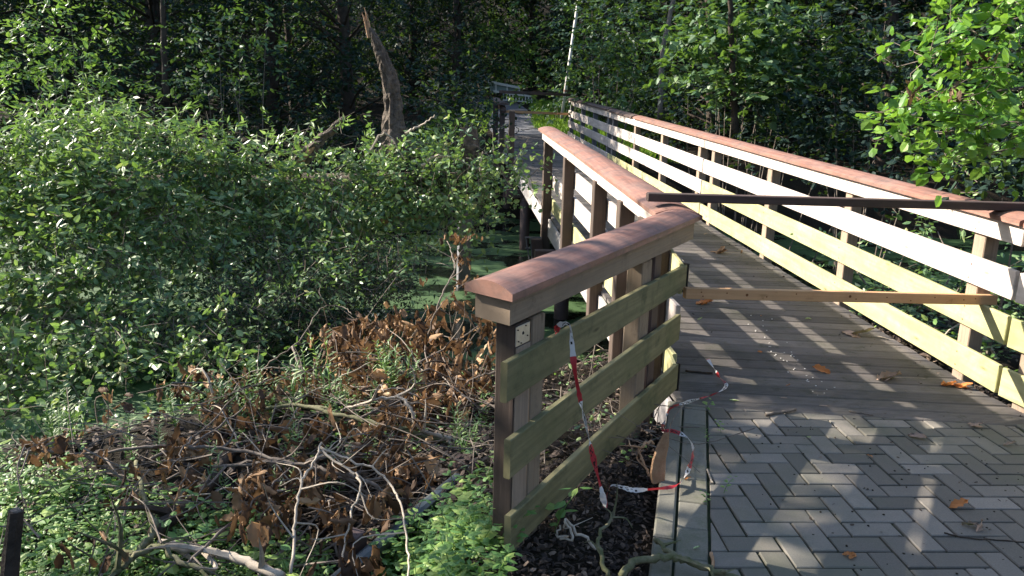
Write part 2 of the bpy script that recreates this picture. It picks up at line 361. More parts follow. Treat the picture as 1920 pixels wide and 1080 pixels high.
def brick(mb, poly, gap=.0038, ch=.004, z=0.0, tilt=.0015, depth=.05):
    c = []
    for v in poly:
        if not c or np.linalg.norm(v - c[-1]) > .004: c.append(v)
    if len(c) > 2 and np.linalg.norm(c[0] - c[-1]) < .004: c.pop()
    if len(c) < 3 or area(c) < .0004: return
    a = inset(c, gap + random.uniform(0, .0015)); b_ = inset(c, gap + ch + random.uniform(0, .001))
    z += random.uniform(-.002, .002); tx, ty = random.gauss(0, tilt * 4), random.gauss(0, tilt * 4); m = np.mean(c, 0)
    zz = lambda p: z + (p[0] - m[0]) * tx + (p[1] - m[1]) * ty
    n = len(a); V = [(p[0], p[1], z - depth) for p in a] + [(p[0], p[1], zz(p) - ch * .8) for p in a] + [(p[0], p[1], zz(p)) for p in b_]
    F = [[2 * n + i for i in range(n)]]
    for k in (0, 1):
        for i in range(n): j = (i + 1) % n; F.append([k * n + i, k * n + j, (k + 1) * n + j, (k + 1) * n + i])
    mb.add(V, F)
pm = MB()
for a in range(-16, 26):
    for b in range(-16, 34):
        q = (a + b) % 4
        if q == 0: w_, h_ = 1, 2
        elif q == 2: w_, h_ = 2, 1
        else: continue
        jx, jy = random.gauss(0, .0012), random.gauss(0, .0012)
        P = [BO + E1 * (a + i) * UB + E2 * (b + j) * UB + np.array([jx, jy]) for i, j in ((0, 0), (w_, 0), (w_, h_), (0, h_))]
        if P[0][1] < -.2: continue
        P = clip(P, KT + KN * .004, KN)
        if len(P) > 2: P = clip(P, F0 - FN * .012, FN)
        if len(P) > 2: P = clip(P, np.array([2.74, 3.9]), nrm(np.array([-1, .12])))
        if len(P) > 2: brick(pm, P)
tag(pm.build('paved_path', M['paver']), kind='structure')
km = MB()
kl = 4.3
# soldier course and outer kerb
y = 0.0
while y < kl:
    L = random.uniform(.208, .222) if y > .05 else .045
    P = [KT - KN * .125 + KD * (y - .03), KT + KD * (y - .03), KT + KD * (y - .03 + L), KT - KN * .125 + KD * (y - .03 + L)]
    brick(km, P, .003, .005, .001, .004); y += L
y = .02
while y < kl:
    L = 1.0 if y > .1 else .46
    w0 = KT - KN * .128 + KD * (y - .04)
    brick(km, [w0 - KN * .085, w0, w0 + KD * L, w0 - KN * .085 + KD * L], .002, .009, .008, .001, .12); y += L
for i in range(18):   # right border stones
    p = np.array([2.745, 3.86]) + np.array([.02, -1]) * .215 * i; brick(km, [p, p + np.array([.13, -.01]), p + np.array([.134, -.22]), p + np.array([.004, -.21])], .003, .005, 0, .004)
tag(km.build('kerb', M['kerb']), kind='structure')
sm_ = MB(); P = [KT - KN * .19, np.array([2.86, 3.80]), np.array([2.95, -.4]), KT - KN * .19 + KD * 4.4]
sm_.add([(p[0], p[1], -.011) for p in P], [[0, 1, 2, 3]]); tag(sm_.build('path_bedding', M['sand']), kind='structure')

# ------------------------------------------------------------------ footbridge
br = thing('footbridge', BF(8, -.95, 0), 'long timber footbridge with ridged grey boards running over the pond to the far bank', 'footbridge')
dm = MB(); SK = -.15; pitch_ = .146; s = -.535; TL, TRR = -1.885, .035
def sfront(t): return -.40 + (t + 1.755) * (-.161)
k = 0
while s < 17.6:
    wdt = .1365; jl, jr = random.uniform(-.006, .008), random.uniform(-.006, .008); dz = random.uniform(-.0015, .0015)
    prof = [(0, -.03), (0, -.004), (.004, 0)]
    ng = 7; g = (wdt - .008) / ng
    for i in range(ng):
        x0 = .004 + i * g
        prof += [(x0 + g * .30, 0), (x0 + g * .38, -.0045), (x0 + g * .66, -.0045), (x0 + g * .74, 0)]
    prof += [(wdt - .004, 0), (wdt, -.004), (wdt, -.03)]
    sk = SK * max(0.0, 1 - s / 9.0) - .0
    rings = []
    n_ = 2
    for i in range(n_):
        t = TL + jl if i == 0 else TRR + jr
        rings.append(np.array([BF(s + a + sk * (t + .95) + .0, t, b * (1.9 if b > -.02 else 1) + dz) for a, b in prof]))
    dm.loft(rings); s += pitch_ + (SK * 0)
    k += 1
dm.build('deck', M['deck'], br)
for t, nm in ((-1.90, 'l'), (.05, 'r')):
    m_ = MB(); ss = np.linspace(-.2, 17.6, 8)
    for a, b in zip(ss[:-1], ss[1:]):
        m_.beam(BF(a + .004, t, -.15), BF(b - .004, t, -.15), BR * .014, np.array([0, 0, .115]), .004)
    m_.build('edge_beam', M['beam'], br)
for t in (-1.55, -.95, -.3):
    m_ = MB(); m_.beam(BF(.6, t, -.17), BF(17.4, t, -.17), BR * .05, np.array([0, 0, .11]), .004); m_.build('girder', M['lumdark'], br)
for s_ in (4.7, 9.4, 13.8):
    m_ = MB(); m_.beam(BF(s_, -2.15, -.36), BF(s_, .3, -.36), BD * .07, np.array([0, 0, .07]), .004); m_.build('cross_beam', M['lumdark'], br)
    for t in (-1.8, -.05):
        p = BF(s_, t, -.43); m_ = MB(); m_.tube([p, (p[0], p[1], -1.6)], .09, .09, 12); m_.build('pile', M['lumdark'], br, True)

def capprof(wd=.25, e=.026, hgt=.056, n=16):
    P = [(-wd / 2, 0), (-wd / 2, e)]
    for i in range(1, n): a = -1 + 2 * i / n; P.append((a * wd / 2, e + (hgt - e) * (1 - a * a)))
    return P + [(wd / 2, e), (wd / 2, 0)]
def capsweep(mb, pts, sides, prof):
    rings = [np.array([np.asarray(p) + np.asarray(sd) * a + np.array([0, 0, b]) for a, b in prof]) for p, sd in zip(pts, sides)]
    mb.loft(rings); return mb
HB = [(.61, .78, 'pale'), (.345, .515, 'algae'), (.05, .22, 'algae')]
CB = 1.035
# right railing -------------------------------------------------------
rr = thing('bridge_railing', BF(5.5, .1, 0), 'long bright bridge railing on the right with four pale rails under a red-brown handrail', 'railing')
posts = [0.06, 1.63, 3.20, 4.90, 5.43, 7.22, 8.96, 10.80, 11.28, 12.88, 14.45, 16.2]
for i, ps in enumerate(posts):
    m_ = MB(); sc = .052
    b0 = -.9 if ps > 3.5 else -.5
    m_.beam(BF(ps, .075, b0), BF(ps, .075, .93), BR * .047, BD * sc, .005); m_.build('post', M['postpale'] if ps < 9 else M['greypost'], rr)
secs = [(-.32, 5.16), (5.18, 11.03), (11.05, 16.33)]
for a, b in secs:
    for lo, hi, mt in HB:
        m_ = MB(); n_ = 6
        for q in range(1):
            rings = []
            m_.beam(BF(a + .006, .0135, (lo + hi) / 2 + random.uniform(-.004, .004)), BF(b - .006, .0135, (lo + hi) / 2), BR * .0135, np.array([0, 0, (hi - lo) / 2]), .004, random.uniform(-.006, .006), 8)
        m_.build('rail_board', M['pale' if (a > 11 or (a > 5 and lo > .3)) else mt], rr)
    m_ = MB(); m_.beam(BF(a + .003, .0135, .976), BF(b - .003, .0135, .976), BR * .0135, np.array([0, 0, .058]), .003); m_.build('top_board', M['pale'], rr)
    m_ = MB(); m_.beam(BF(a + .003, .14, .976), BF(b - .003, .14, .976), BR * .0135, np.array([0, 0, .058]), .003); m_.build('top_board', M['pale'], rr)
for ps in posts[:8]:
    m_ = MB()
    for lo, hi, mt in HB + [(.93, 1.02, '')]:
        for f in (.25, .75):
            c = BF(ps + random.uniform(-.01, .01), -.0005, lo + (hi - lo) * f); m_.tube([c, c - BR * .0015], .0055, .005, 6)
    m_.build('screws', M['lumdark'], rr)
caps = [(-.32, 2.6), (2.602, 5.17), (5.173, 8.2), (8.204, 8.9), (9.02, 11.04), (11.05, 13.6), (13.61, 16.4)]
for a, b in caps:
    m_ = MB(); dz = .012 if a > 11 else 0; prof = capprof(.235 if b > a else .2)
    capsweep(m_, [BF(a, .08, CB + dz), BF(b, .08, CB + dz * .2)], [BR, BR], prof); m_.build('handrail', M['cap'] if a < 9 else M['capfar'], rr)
# near continuation (outside the path) of the right railing
rr2 = thing('bridge_railing', BF(-1.2, .2, 0), 'short end stretch of railing past the seam at the right edge of the photo', 'railing')
RD = nrm(BD * -1 + BR * .10)
def RF(u, o, h):
    c = nrm(np.array([-RD[1], RD[0], 0])); p = A0 + BD * -.335 + RD * u + c * o; return np.array([p[0], p[1], h])
RC = nrm(np.array([-RD[1], RD[0], 0]))
for lo, hi, mt in HB + [(.918, 1.034, 'pale')]:
    m_ = MB(); m_.beam(RF(.004, .0135, (lo + hi) / 2 - .01), RF(2.3, .0135, (lo + hi) / 2 - .06), RC * .0135, np.array([0, 0, (hi - lo) / 2]), .004); m_.build('rail_board', M[mt], rr2)
m_ = MB(); capsweep(m_, [RF(.01, .08, CB - .01), RF(2.3, .08, CB - .06)], [RC, RC], capprof(.235)); m_.build('handrail', M['cap'], rr2)
for u in (.14, 1.9):
    m_ = MB(); m_.beam(RF(u, .075, -.5), RF(u, .075, .92), RC * .047, RD * .06, .005); m_.build('post', M['postpale'], rr2)

# left railing -------------------------------------------------------
WAZ = RAD(30.4); WD = np.array([math.sin(WAZ), math.cos(WAZ), 0]); WN = np.array([-math.cos(WAZ), math.sin(WAZ), 0])   # WN: to the left
W0 = np.array([.006, 2.455, 0.0])
TCL = -1.895
# kink: intersection of wing cap centre line with left cap centre line
pc = W0 + WN * .12; q0 = A0 + BR * TCL
A_ = np.array([[WD[0], -BD[0]], [WD[1], -BD[1]]]); u_, s_k = np.linalg.solve(A_, (q0 - pc)[:2])
KP = pc + WD * u_
mit = nrm((BR + (-WN)) / 2); msc = 1 / (mit @ BR); MS = mit * msc
lr = thing('bridge_railing', BF(3, TCL, 0), 'left bridge railing with salmon-red rounded handrail broken off short of the far bank', 'railing')
zk = 1.012
lcaps = [(None, 2.9), (2.903, 5.85)]
for a, b in lcaps:
    m_ = MB()
    if a is None: capsweep(m_, [(KP[0], KP[1], zk), BF(b, TCL, CB)], [MS, BR], capprof(.25))
    else: capsweep(m_, [BF(a, TCL, CB), BF(b, TCL, CB)], [BR, BR], capprof(.25))
    m_.build('handrail', M['cap'], lr)
bx = [(-.075, 0), (-.075, -.105), (.075, -.105), (.075, 0)][::-1]
m_ = MB(); rings = [np.array([np.array([KP[0], KP[1], zk]) + MS * a + np.array([0, 0, b]) for a, b in bx]), np.array([BF(5.8, TCL, CB) + BR * a + np.array([0, 0, b]) for a, b in bx])]
m_.loft(rings); m_.build('top_beam', M['pale'], lr)
for lo, hi, mt, e in ((.61, .78, 'pale', 3.95), (.345, .515, 'algae', 5.6), (.05, .22, 'algae', 5.6)):
    m_ = MB(); m_.beam(BF(s_k - .02, -1.862, (lo + hi) / 2), BF(e, -1.862, (lo + hi) / 2), BR * .0135, np.array([0, 0, (hi - lo) / 2]), .004)
    m_.build('rail_board', M['pale'] if lo > .3 else M['algae'], lr)
for ps in (.16, .42, 1.05, 2.02, 3.70, 5.42):
    m_ = MB(); m_.beam(BF(ps, -1.935, -.5), BF(ps, -1.935, .93), BR * .055, BD * .06, .005); m_.build('post', M['post'], lr)
# iron bracket box hanging at the last post
ib = thing('bracket_box', BF(5.45, -2.1, -.3), 'small open metal frame bolted low to the outside of the last left railing post', 'bracket')
m_ = MB(); c = BF(5.35, -2.08, -.42)
for z_ in (.0, .14):
    m_.beam(c + BR * -.12 + [0, 0, z_], c + BR * .09 + [0, 0, z_], BD * .015, np.array([0, 0, .008]), .002)
for dx in (-.12, -.05): m_.beam(c + BR * dx + [0, 0, .14], c + BR * dx * .3 + [0, 0, -.26], BD * .015, BR * .008, .002)
m_.build('frame', M['greypost'], ib)
m_ = MB(); m_.beam(c + BR * .02 + [0, 0, .12], c + BR * .06 + [0, 0, -.28], BD * .05, BR * .07, .003); m_.build('block', M['lumdark'], ib)
# lone posts of the broken stretch
p = thing('railing_post', BF(10.9, -1.97, 0), 'lone brown railing post standing free left of the deck before the far barrier', 'post')
m_ = MB(); m_.beam(BF(10.85, -1.96, -.55), BF(10.85, -1.96, 1.0), BR * .055, BD * .06, .006); m_.build('shaft', M['post'], p)
m_ = MB(); m_.beam(BF(10.85, -1.96, 1.0), BF(10.85, -1.96, 1.03), BR * .05, BD * .055, .006); m_.build('top', M['postpale'], p)
fr = thing('bridge_railing', BF(15.3, -1.95, 0), 'dark broken remnant of the left railing with a splintered handrail at the far bank', 'railing')
for ps in (13.7, 14.3, 16.2):
    m_ = MB(); m_.beam(BF(ps, -1.95 - (.12 if ps == 14.3 else 0), -.55), BF(ps, -1.95 - (.12 if ps == 14.3 else 0), .98), BR * .06, BD * .06, .006); m_.build('post', M['lumdark'], fr)
m_ = MB(); capsweep(m_, [BF(13.45, -1.95, 1.0), BF(16.4, -1.95, 1.0)], [BR, BR], capprof(.25)); m_.build('handrail', M['capfar'], fr)
m_ = MB(); m_.beam(BF(13.5, -1.93, .9), BF(16.3, -1.93, .9), BR * .05, np.array([0, 0, .05]), .004); m_.build('top_board', M['lumdark'], fr)

# flared wing railing ------------------------------------------------
wg = thing('flared_railing', (.45, 3.4, 0), 'near flared railing end with brown rounded handrail and three olive-green boards', 'railing')
def WF(u, o, z): p = W0 + WD * u + WN * o; return np.array([p[0], p[1], z])
UL = u_
m_ = MB(); capsweep(m_, [WF(.02, .114, .968), (KP[0], KP[1], zk - .001)], [-WN - WD * .2, MS], capprof(.222)); m_.build('handrail', M['cap'], wg)
bx2 = [(-.078, 0), (-.078, -.094), (.085, -.094), (.085, 0)][::-1]
m_ = MB(); rings = [np.array([WF(.045, .114, .968) - WN * a - WD * .2 * a + np.array([0, 0, b]) for a, b in bx2]), np.array([np.array([KP[0], KP[1], zk]) + MS * a - WD * .002 + np.array([0, 0, -.012 * (b < 0)]) + np.array([0, 0, b]) for a, b in bx2])]
m_.loft(rings); m_.build('top_beam', M['fascia'], wg)
for (z0, z1, zz0, zz1, u0, u1) in ((.600, .748, .640, .775, .005, 1.95), (.296, .448, .350, .500, .04, 1.90), (-.015, .140, .045, .200, .055, 1.93)):
    m_ = MB(); n_ = 8; rings = []
    for i in range(n_ + 1):
        f = i / n_; u = u0 + (u1 - u0) * f; a, b = z0 + (zz0 - z0) * f, z1 + (zz1 - z1) * f; o = .020 + .006 * math.sin(f * 3.1)
        ch = .004
        prof = [(o, a + ch), (o, b - ch), (o + ch, b), (o + .028 - ch, b), (o + .028, b - ch), (o + .028, a + ch), (o + .028 - ch, a), (o + ch, a)][::-1]
        rings.append(np.array([WF(u, oo, zz) for oo, zz in prof]))
    m_.loft(rings); m_.build('rail_board', M['wing'], wg)
for u, o, mt, wd, z0 in ((.155, .090, 'post', .052, -.7), (.275, .090, 'fascia', .050, -.7), (1.42, .1, 'fascia', .065, -.5), (1.60, .11, 'lumdark', .05, -.5)):
    m_ = MB(); m_.beam(WF(u, o, z0), WF(u, o, .85 + .02 * u), WN * .042, WD * wd, .005); m_.build('post', M[mt], wg)
m_ = MB(); m_.beam(WF(.155, .0455, -.6), WF(.155, .0455, .77), WN * .0025, WD * .050, .001); m_.build('spacer', M['postpale'], wg)
m_ = MB(); m_.beam(WF(.150, .046, .775), WF(.150, .046, .848), WN * .0015, WD * .050, .0008)
m_.build('metal_plate', M['steel'], wg)
m_ = MB()
for du, dz in ((-.034, .024), (.022, .028), (.006, .004), (-.028, -.02), (.036, -.012), (-.008, -.03)):
    c = WF(.145 + du, .0445, .812 + dz); m_.tube([c, c - WN * .004], .0028 if dz != .004 else .007, .0025, 8)
m_.build('bolt', M['strap'], wg)
# green board pieces curving on at the kink inside (short stubs)
for z0 in (.70, .12):
    m_ = MB(); a = WF(1.9, .035, z0 + .0); b = BF(.25, -1.84, z0); m_.beam(a, b, nrm(np.cross(b - a, [0, 0, 1.])) * .012, np.array([0, 0, .085]), .004); m_.build('rail_board', M['algae'], wg)
m_ = MB(); e = WF(1.955, .034, .70); m_.beam(e + [0, 0, -.085], e + [0, 0, .085], WN * .022, WD * .007, .003); m_.build('rubber_strap', M['strap'], wg)
m_ = MB(); e = WF(1.935, .034, .12); m_.beam(e + [0, 0, -.085], e + [0, 0, .085], WN * .022, WD * .007, .003); m_.build('rubber_strap', M['strap'], wg)

# barrier lumber -----------------------------------------------------
def lumber(name, a, b, wv, hv, mat, label, nails=None):
    m_ = MB(); a, b = np.asarray(a), np.asarray(b); ax = nrm(b - a); wv_ = nrm(np.cross(ax, [0, 0, 1.])) * wv
    m_.beam(a, b, wv_, np.array([0, 0, hv]), .004); o = m_.build(name, mat); return tag(o, label, 'timber bar')
a = onz(1213, 370, 1.118); b = onz(1918, 397, 1.13)
lumber('barrier_bar', onz(1213, 369, 1.117), BF(-.12, .27, 1.118), .035, .024, M['lumdark'], 'dark brown timber bar laid across both near handrails')
g1 = atY(1283, 549, 4.02); g2 = BF(-.045, -.012, .545)
g2 = atY(1866, 562, 4.46)
tb = thing('barrier_bar', (g1 + g2) / 2, 'raw orange-tan timber bar nailed across the path at knee height', 'timber bar')
m_ = MB(); wv_ = nrm(np.cross(g2 - g1, [0, 0, 1.])); m_.beam(g1, g2, wv_ * .02, np.array([0, 0, .030]), .003); m_.build('bar', M['lumtan'], tb)
m_ = MB()
for f, dz in ((.05, -.012), (.045, .01), (.12, .008), (.18, .0), (.24, -.008), (.33, .012), (.5, .005), (.52, -.01), (.62, .004), (.7, -.012), (.78, .01), (.88, .0), (.92, .008)):
    c = g1 + (g2 - g1) * f + np.array([0, 0, dz]) + wv_ * .0203 * (1 if wv_[1] < 0 else -1); rr_ = .008 if f in (.18, .5) else .004
    m_.tube([c - wv_ * .001, c + wv_ * .001], rr_, rr_, 10)
m_.build('knots', wood('knot', (.14, .05, .02), (.2, .08, .03)), tb)
f1 = atY(938, 172, 18.0); f2 = atY(1068, 178, 20.2)
lumber('barrier_bar', f1, f2, .04, .035, M['capfar'], 'dark timber bar across the far end of the bridge at handrail height')
f1 = atY(948, 209, 18.0); f2 = atY(1067, 214, 20.5)
lumber('barrier_bar', f1, f2, .025, .03, M['lumtan'], 'thin tan timber bar across the far end of the bridge in front of the grass')

# barrier tape -------------------------------------------------------
def ribbon(name, pts, wd, label, tw=0.6, group=None, u0=0.0):
    P = smoothline(pts, 8); n = len(P); T = nrm(np.gradient(P, axis=0)); V = []; L = 0; F = []; UV = []; Ls = [0]
    for i in range(1, n): Ls.append(Ls[-1] + np.linalg.norm(P[i] - P[i - 1]))
    for i in range(n):
        a = 2.2 * math.sin(Ls[i] * 9) * tw + .8 * math.sin(Ls[i] * 23); side = nrm(np.cross(T[i], [0.15, -.6, .75])); nn = np.cross(T[i], side)
        d = side * math.cos(a) + nn * math.sin(a); w_ = wd * (.75 + .25 * math.sin(Ls[i] * 31 + 1)); mid = nn * rng.uniform(-.005, .005); w_ *= rng.uniform(.75, 1.15)
        V += [P[i] - d * w_ / 2, P[i] + mid, P[i] + d * w_ / 2]
    for i in range(n - 1):
        for j in (0, 1):
            a = i * 3 + j; F.append([a, a + 1, a + 4, a + 3]); p_, q_ = Ls[i] + u0, Ls[i + 1] + u0; UV += [(p_, j * .5), (p_, j * .5 + .5), (q_, j * .5 + .5), (q_, j * .5)]
    o = make(name, V, F, M['tape'], None, UV, True); return tag(o, label, 'barrier tape', group)
tp = [WF(.30, .07, .70), WF(.31, .05, .765), WF(.38, .03, .775), WF(.41, .005, .76), WF(.425, .0, .66), WF(.43, -.01, .54), WF(.44, -.02, .42), WF(.455, -.03, .32), WF(.50, -.045, .2), WF(.53, -.06, .10), WF(.55, -.10, .03), WF(.57, -.13, .0)]
tp = [np.array(p) for p in tp]
# follow photographed course: top knot (1058,610), down to (1138,955)
tc = [(1040, 622, 2.78), (1052, 608, 2.75), (1068, 610, 2.72), (1072, 640, 2.70), (1077, 690, 2.68), (1086, 740, 2.68), (1097, 790, 2.68), (1108, 840, 2.68), (1119, 885, 2.68), (1128, 920, 2.68), (1134, 952, 2.70)]
tp = [atY(*c) for c in tc]
tp[0] = WF(.40, .06, .755) if False else tp[0]
ribbon('barrier_tape', tp, .025, 'red and white barrier tape tied to the top green board, hanging down', .5, None, .324)
tg = [(1134, 952, .0), (1139, 925, .04), (1147, 910, .05), (1168, 914, .05), (1190, 919, .03), (1235, 916, .03), (1262, 912, .03), (1280, 900, .03), (1290, 882, .02), (1299, 855, .02), (1299, 838, .02), (1288, 820, .03), (1262, 808, .05), (1242, 806, .05), (1248, 785, .04), (1258, 765, .03), (1285, 755, .03), (1320, 745, .02), (1348, 735, .02), (1362, 722, .02), (1350, 708, .02), (1338, 690, .03), (1327, 673, .05)]
ribbon('barrier_tape', [onz(*c) for c in tg], .021, 'loose red and white barrier tape trailing over the kerb onto the deck', .5, None, .25)

# ------------------------------------------------------------------ leaves
def leafmesh(name, P, A, Nn, L, W, mat, parent=None, droop=.15, fold=.25, kind='oval'):
    """P base points, A axis dirs, Nn normals, L lengths, W widths (arrays)"""
    n = len(P); A = nrm(A); Sd = nrm(np.cross(A, Nn)); Nn = np.cross(Sd, A); L = L[:, None]; W = W[:, None]
    if kind == 'dia':
        v = [P, P + A * L * .45 + Sd * W * .5 - Nn * W * fold, P + A * L - Nn * L * droop, P + A * L * .45 - Sd * W * .5 - Nn * W * fold]
        V = np.stack(v, 1).reshape(-1, 3); b = np.arange(n)[:, None] * 4
        F = np.concatenate([b + np.array([[0, 1, 2]]), b + np.array([[0, 2, 3]])], 0)
    elif kind == 'lobed':
        prof = [(0, 0), (.12, .5), (.30, .36), (.42, .5), (.62, .30), (.70, .34), (1, 0)]
        v = []
        for t, w_ in prof: v.append(P + A * L * t + Sd * W * w_ - Nn * (W * w_ * fold * 1.2 + L * droop * t * t))
        for t, w_ in prof[1:-1]: v.append(P + A * L * t - Sd * W * w_ - Nn * (W * w_ * fold * 1.2 + L * droop * t * t))
        V = np.stack(v, 1).reshape(-1, 3); b = np.arange(n)[:, None] * 12
        r = [0, 1, 2, 3, 4, 5, 6]; l = [0, 7, 8, 9, 10, 11, 6]
        T = []
        for i in range(1, 6):
            T.append([0, r[i], r[i + 1]]); T.append([0, l[i + 1], l[i]])
        F = np.concatenate([b + np.array([t]) for t in T], 0)
    else:
        def c(t, s_, k): return P + A * L * t + Sd * W * s_ - Nn * (abs(k) * W * fold + L * droop * t * t)
        v = [c(0, 0, 0), c(.28, .44, .44), c(.68, .38, .38), c(1, 0, 0), c(.68, -.38, .38), c(.28, -.44, .44), c(.5, 0, 0)]
        V = np.stack(v, 1).reshape(-1, 3); b = np.arange(n)[:, None] * 7
        F = np.concatenate([b + np.array([[0, 1, 2, 6]]), b + np.array([[6, 2, 3, 4]]), b + np.array([[0, 6, 4, 5]])], 0)
    return make(name, V, F, mat, parent)
def rdir(n, up=0.0):
    v = rng.normal(size=(n, 3)); v[:, 2] += up; return nrm(v)
def sprays(O, D, Ln, nl, ls, wr=.55, upn=1.2, jit=.35):
    """twigs at O with direction D; nl leaves each -> P,A,N,L,W"""
    m = len(O); D = nrm(D); t = np.tile(np.linspace(.12, 1, nl), (m, 1)) ; Ln = np.broadcast_to(np.asarray(Ln, float), (m,))
    P = O[:, None, :] + D[:, None, :] * (t * Ln[:, None])[..., None]; P[..., 2] -= (t ** 2) * Ln[:, None] * .18
    sd = nrm(np.cross(D, np.array([0, 0, 1.0]) + rng.normal(0, .35, (m, 3)))); sg = np.where(np.arange(nl) % 2, 1, -1)[None, :, None]
    A = D[:, None, :] * .55 + sd[:, None, :] * sg * .9 + rng.normal(0, jit, (m, nl, 3)); A[..., 2] -= .12
    Nn = np.array([0, 0, upn]) + rng.normal(0, .55, (m, nl, 3)); L = ls * rng.uniform(.45, 1.25, (m, nl))
    P = P.reshape(-1, 3); A = A.reshape(-1, 3); Nn = Nn.reshape(-1, 3); L = L.ravel()
    return P, A, Nn, L, L * wr
def cat(*a): return [np.concatenate(x) for x in zip(*a)]
# woodland tree variants
def tree_variant(h, r, zlow, nclump, ntw, nl, ls, kind, mat, label, cat_, group, seed, bark='barkdark', wr=.6):
    global rng; rng = np.random.default_rng(seed); random.seed(seed)
    root = thing('woodland_tree', (0, 0, 0), label, cat_, group); m_ = MB()
    lean = rng.normal(0, .04 * h, 2); tr = [np.array([lean[0] * (i / 6) ** 2, lean[1] * (i / 6) ** 2, h * .9 * i / 6 - .4]) for i in range(7)]
    m_.tube(smoothline(tr, 3), .11 + .012 * h, .03, 9, .15); cl = []
    for i in range(nclump):
        z = zlow + (h - zlow) * (rng.random() ** .9); f = (z - zlow) / (h - zlow); rad = r * (math.sin(math.pi * min(1, .22 + .75 * f)) ** .7) * math.sqrt(rng.uniform(.15, 1))
        a = rng.uniform(0, 2 * math.pi); c = np.array([rad * math.cos(a) + lean[0] * f, rad * math.sin(a) + lean[1] * f, z]); cl.append(c)
        if i % 2 == 0:
            b0 = np.array([lean[0] * f * f, lean[1] * f * f, max(.3, z - .35 * rad - .3)]); mid = (b0 + c) / 2 + rng.normal(0, .12, 3); m_.tube(smoothline([b0, mid, c], 4), .045, .008, 5)
    m_.build('trunk', M[bark], root, True)
    cl = np.array(cl); C = np.repeat(cl, ntw, 0); off = rng.normal(0, 1, C.shape) * np.array([.42, .42, .20]); O = C + off
    D = off + rng.normal(0, .35, C.shape) + np.array([0, 0, .05]); out = nrm(O * np.array([1, 1, 0]) + 1e-6); D = D + out * .3
    P, A, Nn, L, W = sprays(O, D, rng.uniform(.3, .6, len(O)), nl, ls, wr)
    leafmesh('crown', P, A, Nn, L, W, M[mat], root, kind=kind); return root
def place(root, x, y, rz, sc, first, label=None, z=None):
    if first: r = root
    else:
        r = root.copy(); S.collection.objects.link(r)
        for ch in root.children:
            c = ch.copy(); S.collection.objects.link(c); c.parent = r
    r.location = (x, y, float(hfun(x, y)) if z is None else z); r.rotation_euler = (0, 0, rz); r.scale = (sc, sc, sc)
    if label: r['label'] = label
    return r

LB = 'dark leafy woodland tree on the far bank left of the bridge'; RB = 'leafy woodland tree on the far bank right of the bridge'
GL = 'woodland trees left of the bridge'; GR = 'woodland trees right of the bridge'
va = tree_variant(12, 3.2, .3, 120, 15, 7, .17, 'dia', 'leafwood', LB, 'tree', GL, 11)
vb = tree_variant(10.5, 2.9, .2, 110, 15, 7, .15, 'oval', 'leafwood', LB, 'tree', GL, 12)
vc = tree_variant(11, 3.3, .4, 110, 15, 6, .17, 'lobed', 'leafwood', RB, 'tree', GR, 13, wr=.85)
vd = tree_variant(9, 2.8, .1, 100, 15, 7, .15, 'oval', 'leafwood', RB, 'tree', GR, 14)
first = {id(v): True for v in (va, vb, vc, vd)}
rng = np.random.default_rng(3); random.seed(3)
LT = [(-4.3, 20.0, .85), (-6.3, 20.2, .95), (-9.6, 21.2, 1), (-12.8, 22.2, 1), (-16.2, 23.4, 1.05), (-4.8, 36.5, 1.1), (-9, 37, 1.05), (-15, 36, 1.1), (-7, 24.6, .8), (-19, 33, 1.1), (-11, 32, 1.2), (-2.6, 34, 1.1), (-20, 20, 1.05), (-21, 26, 1.1)]
for i, (x, y, sc) in enumerate(LT):
    v = (va, vb)[i % 2]; place(v, x, y, random.uniform(0, 6.28), sc, first[id(v)]); first[id(v)] = False
RTt = [(5.6, 22, .9), (5.6, 26.5, 1), (9.2, 19.2, 1), (8.3, 23.5, 1.05), (12.6, 18.5, 1), (12, 23, 1.1), (6.2, 29, 1.15), (15.5, 16.5, 1.05), (10, 28.5, 1.2), (3.6, 31.5, 1.1), (15, 28, 1.2), (18, 21, 1.1), (.8, 41, 1.1), (-3, 42, 1.2), (4.5, 39, 1.2), (19, 14, 1)]
for i, (x, y, sc) in enumerate(RTt):
    v = (vc, vd)[i % 2]; place(v, x, y, random.uniform(0, 6.28), sc, first[id(v)]); first[id(v)] = False
# unseen near-bank trees added around the viewpoint to dapple sun and cut skylight
SHT = 'unseen tall tree added on the near bank to dapple sun and cut skylight'
ve = tree_variant(9.6, 2.9, 5.8, 62, 15, 7, .17, 'dia', 'leafwood', SHT, 'tree', 'unseen trees added on the near bank', 19)
for i, (x, y, sc) in enumerate(((-9.0, 5.0, 1), (-8.7, 2.6, 1.0), (-8.4, .2, 1), (-8.0, -2.8, 1), (-3.5, -8, 1), (4.5, -7.5, 1), (10, -3, 1), (11, 4, 1), (-11.5, -6, 1))):
    place(ve, x, y, 1.3 * i, sc, i == 0)
def simple_tree(name, label, pts, r0, r1, crown=None, mat='barkdark', group=None):
    root = thing(name, pts[0], label, 'tree', group); m_ = MB(); m_.tube(smoothline(pts, 5, .01), r0, r1, 8, .12); m_.build('trunk', M[mat], root, True)
    if crown:
        c, rad, n, nl, ls, mt, kind, wr = crown; c = np.array(c)
        O = c + rng.normal(0, 1, (n, 3)) * np.array(rad); D = (O - c) + rng.normal(0, .4, (n, 3))
        P, A, Nn, L, W = sprays(O, D, .35, nl, ls, wr); leafmesh('crown', P, A, Nn, L, W, M[mt], root, kind=kind)
    return root
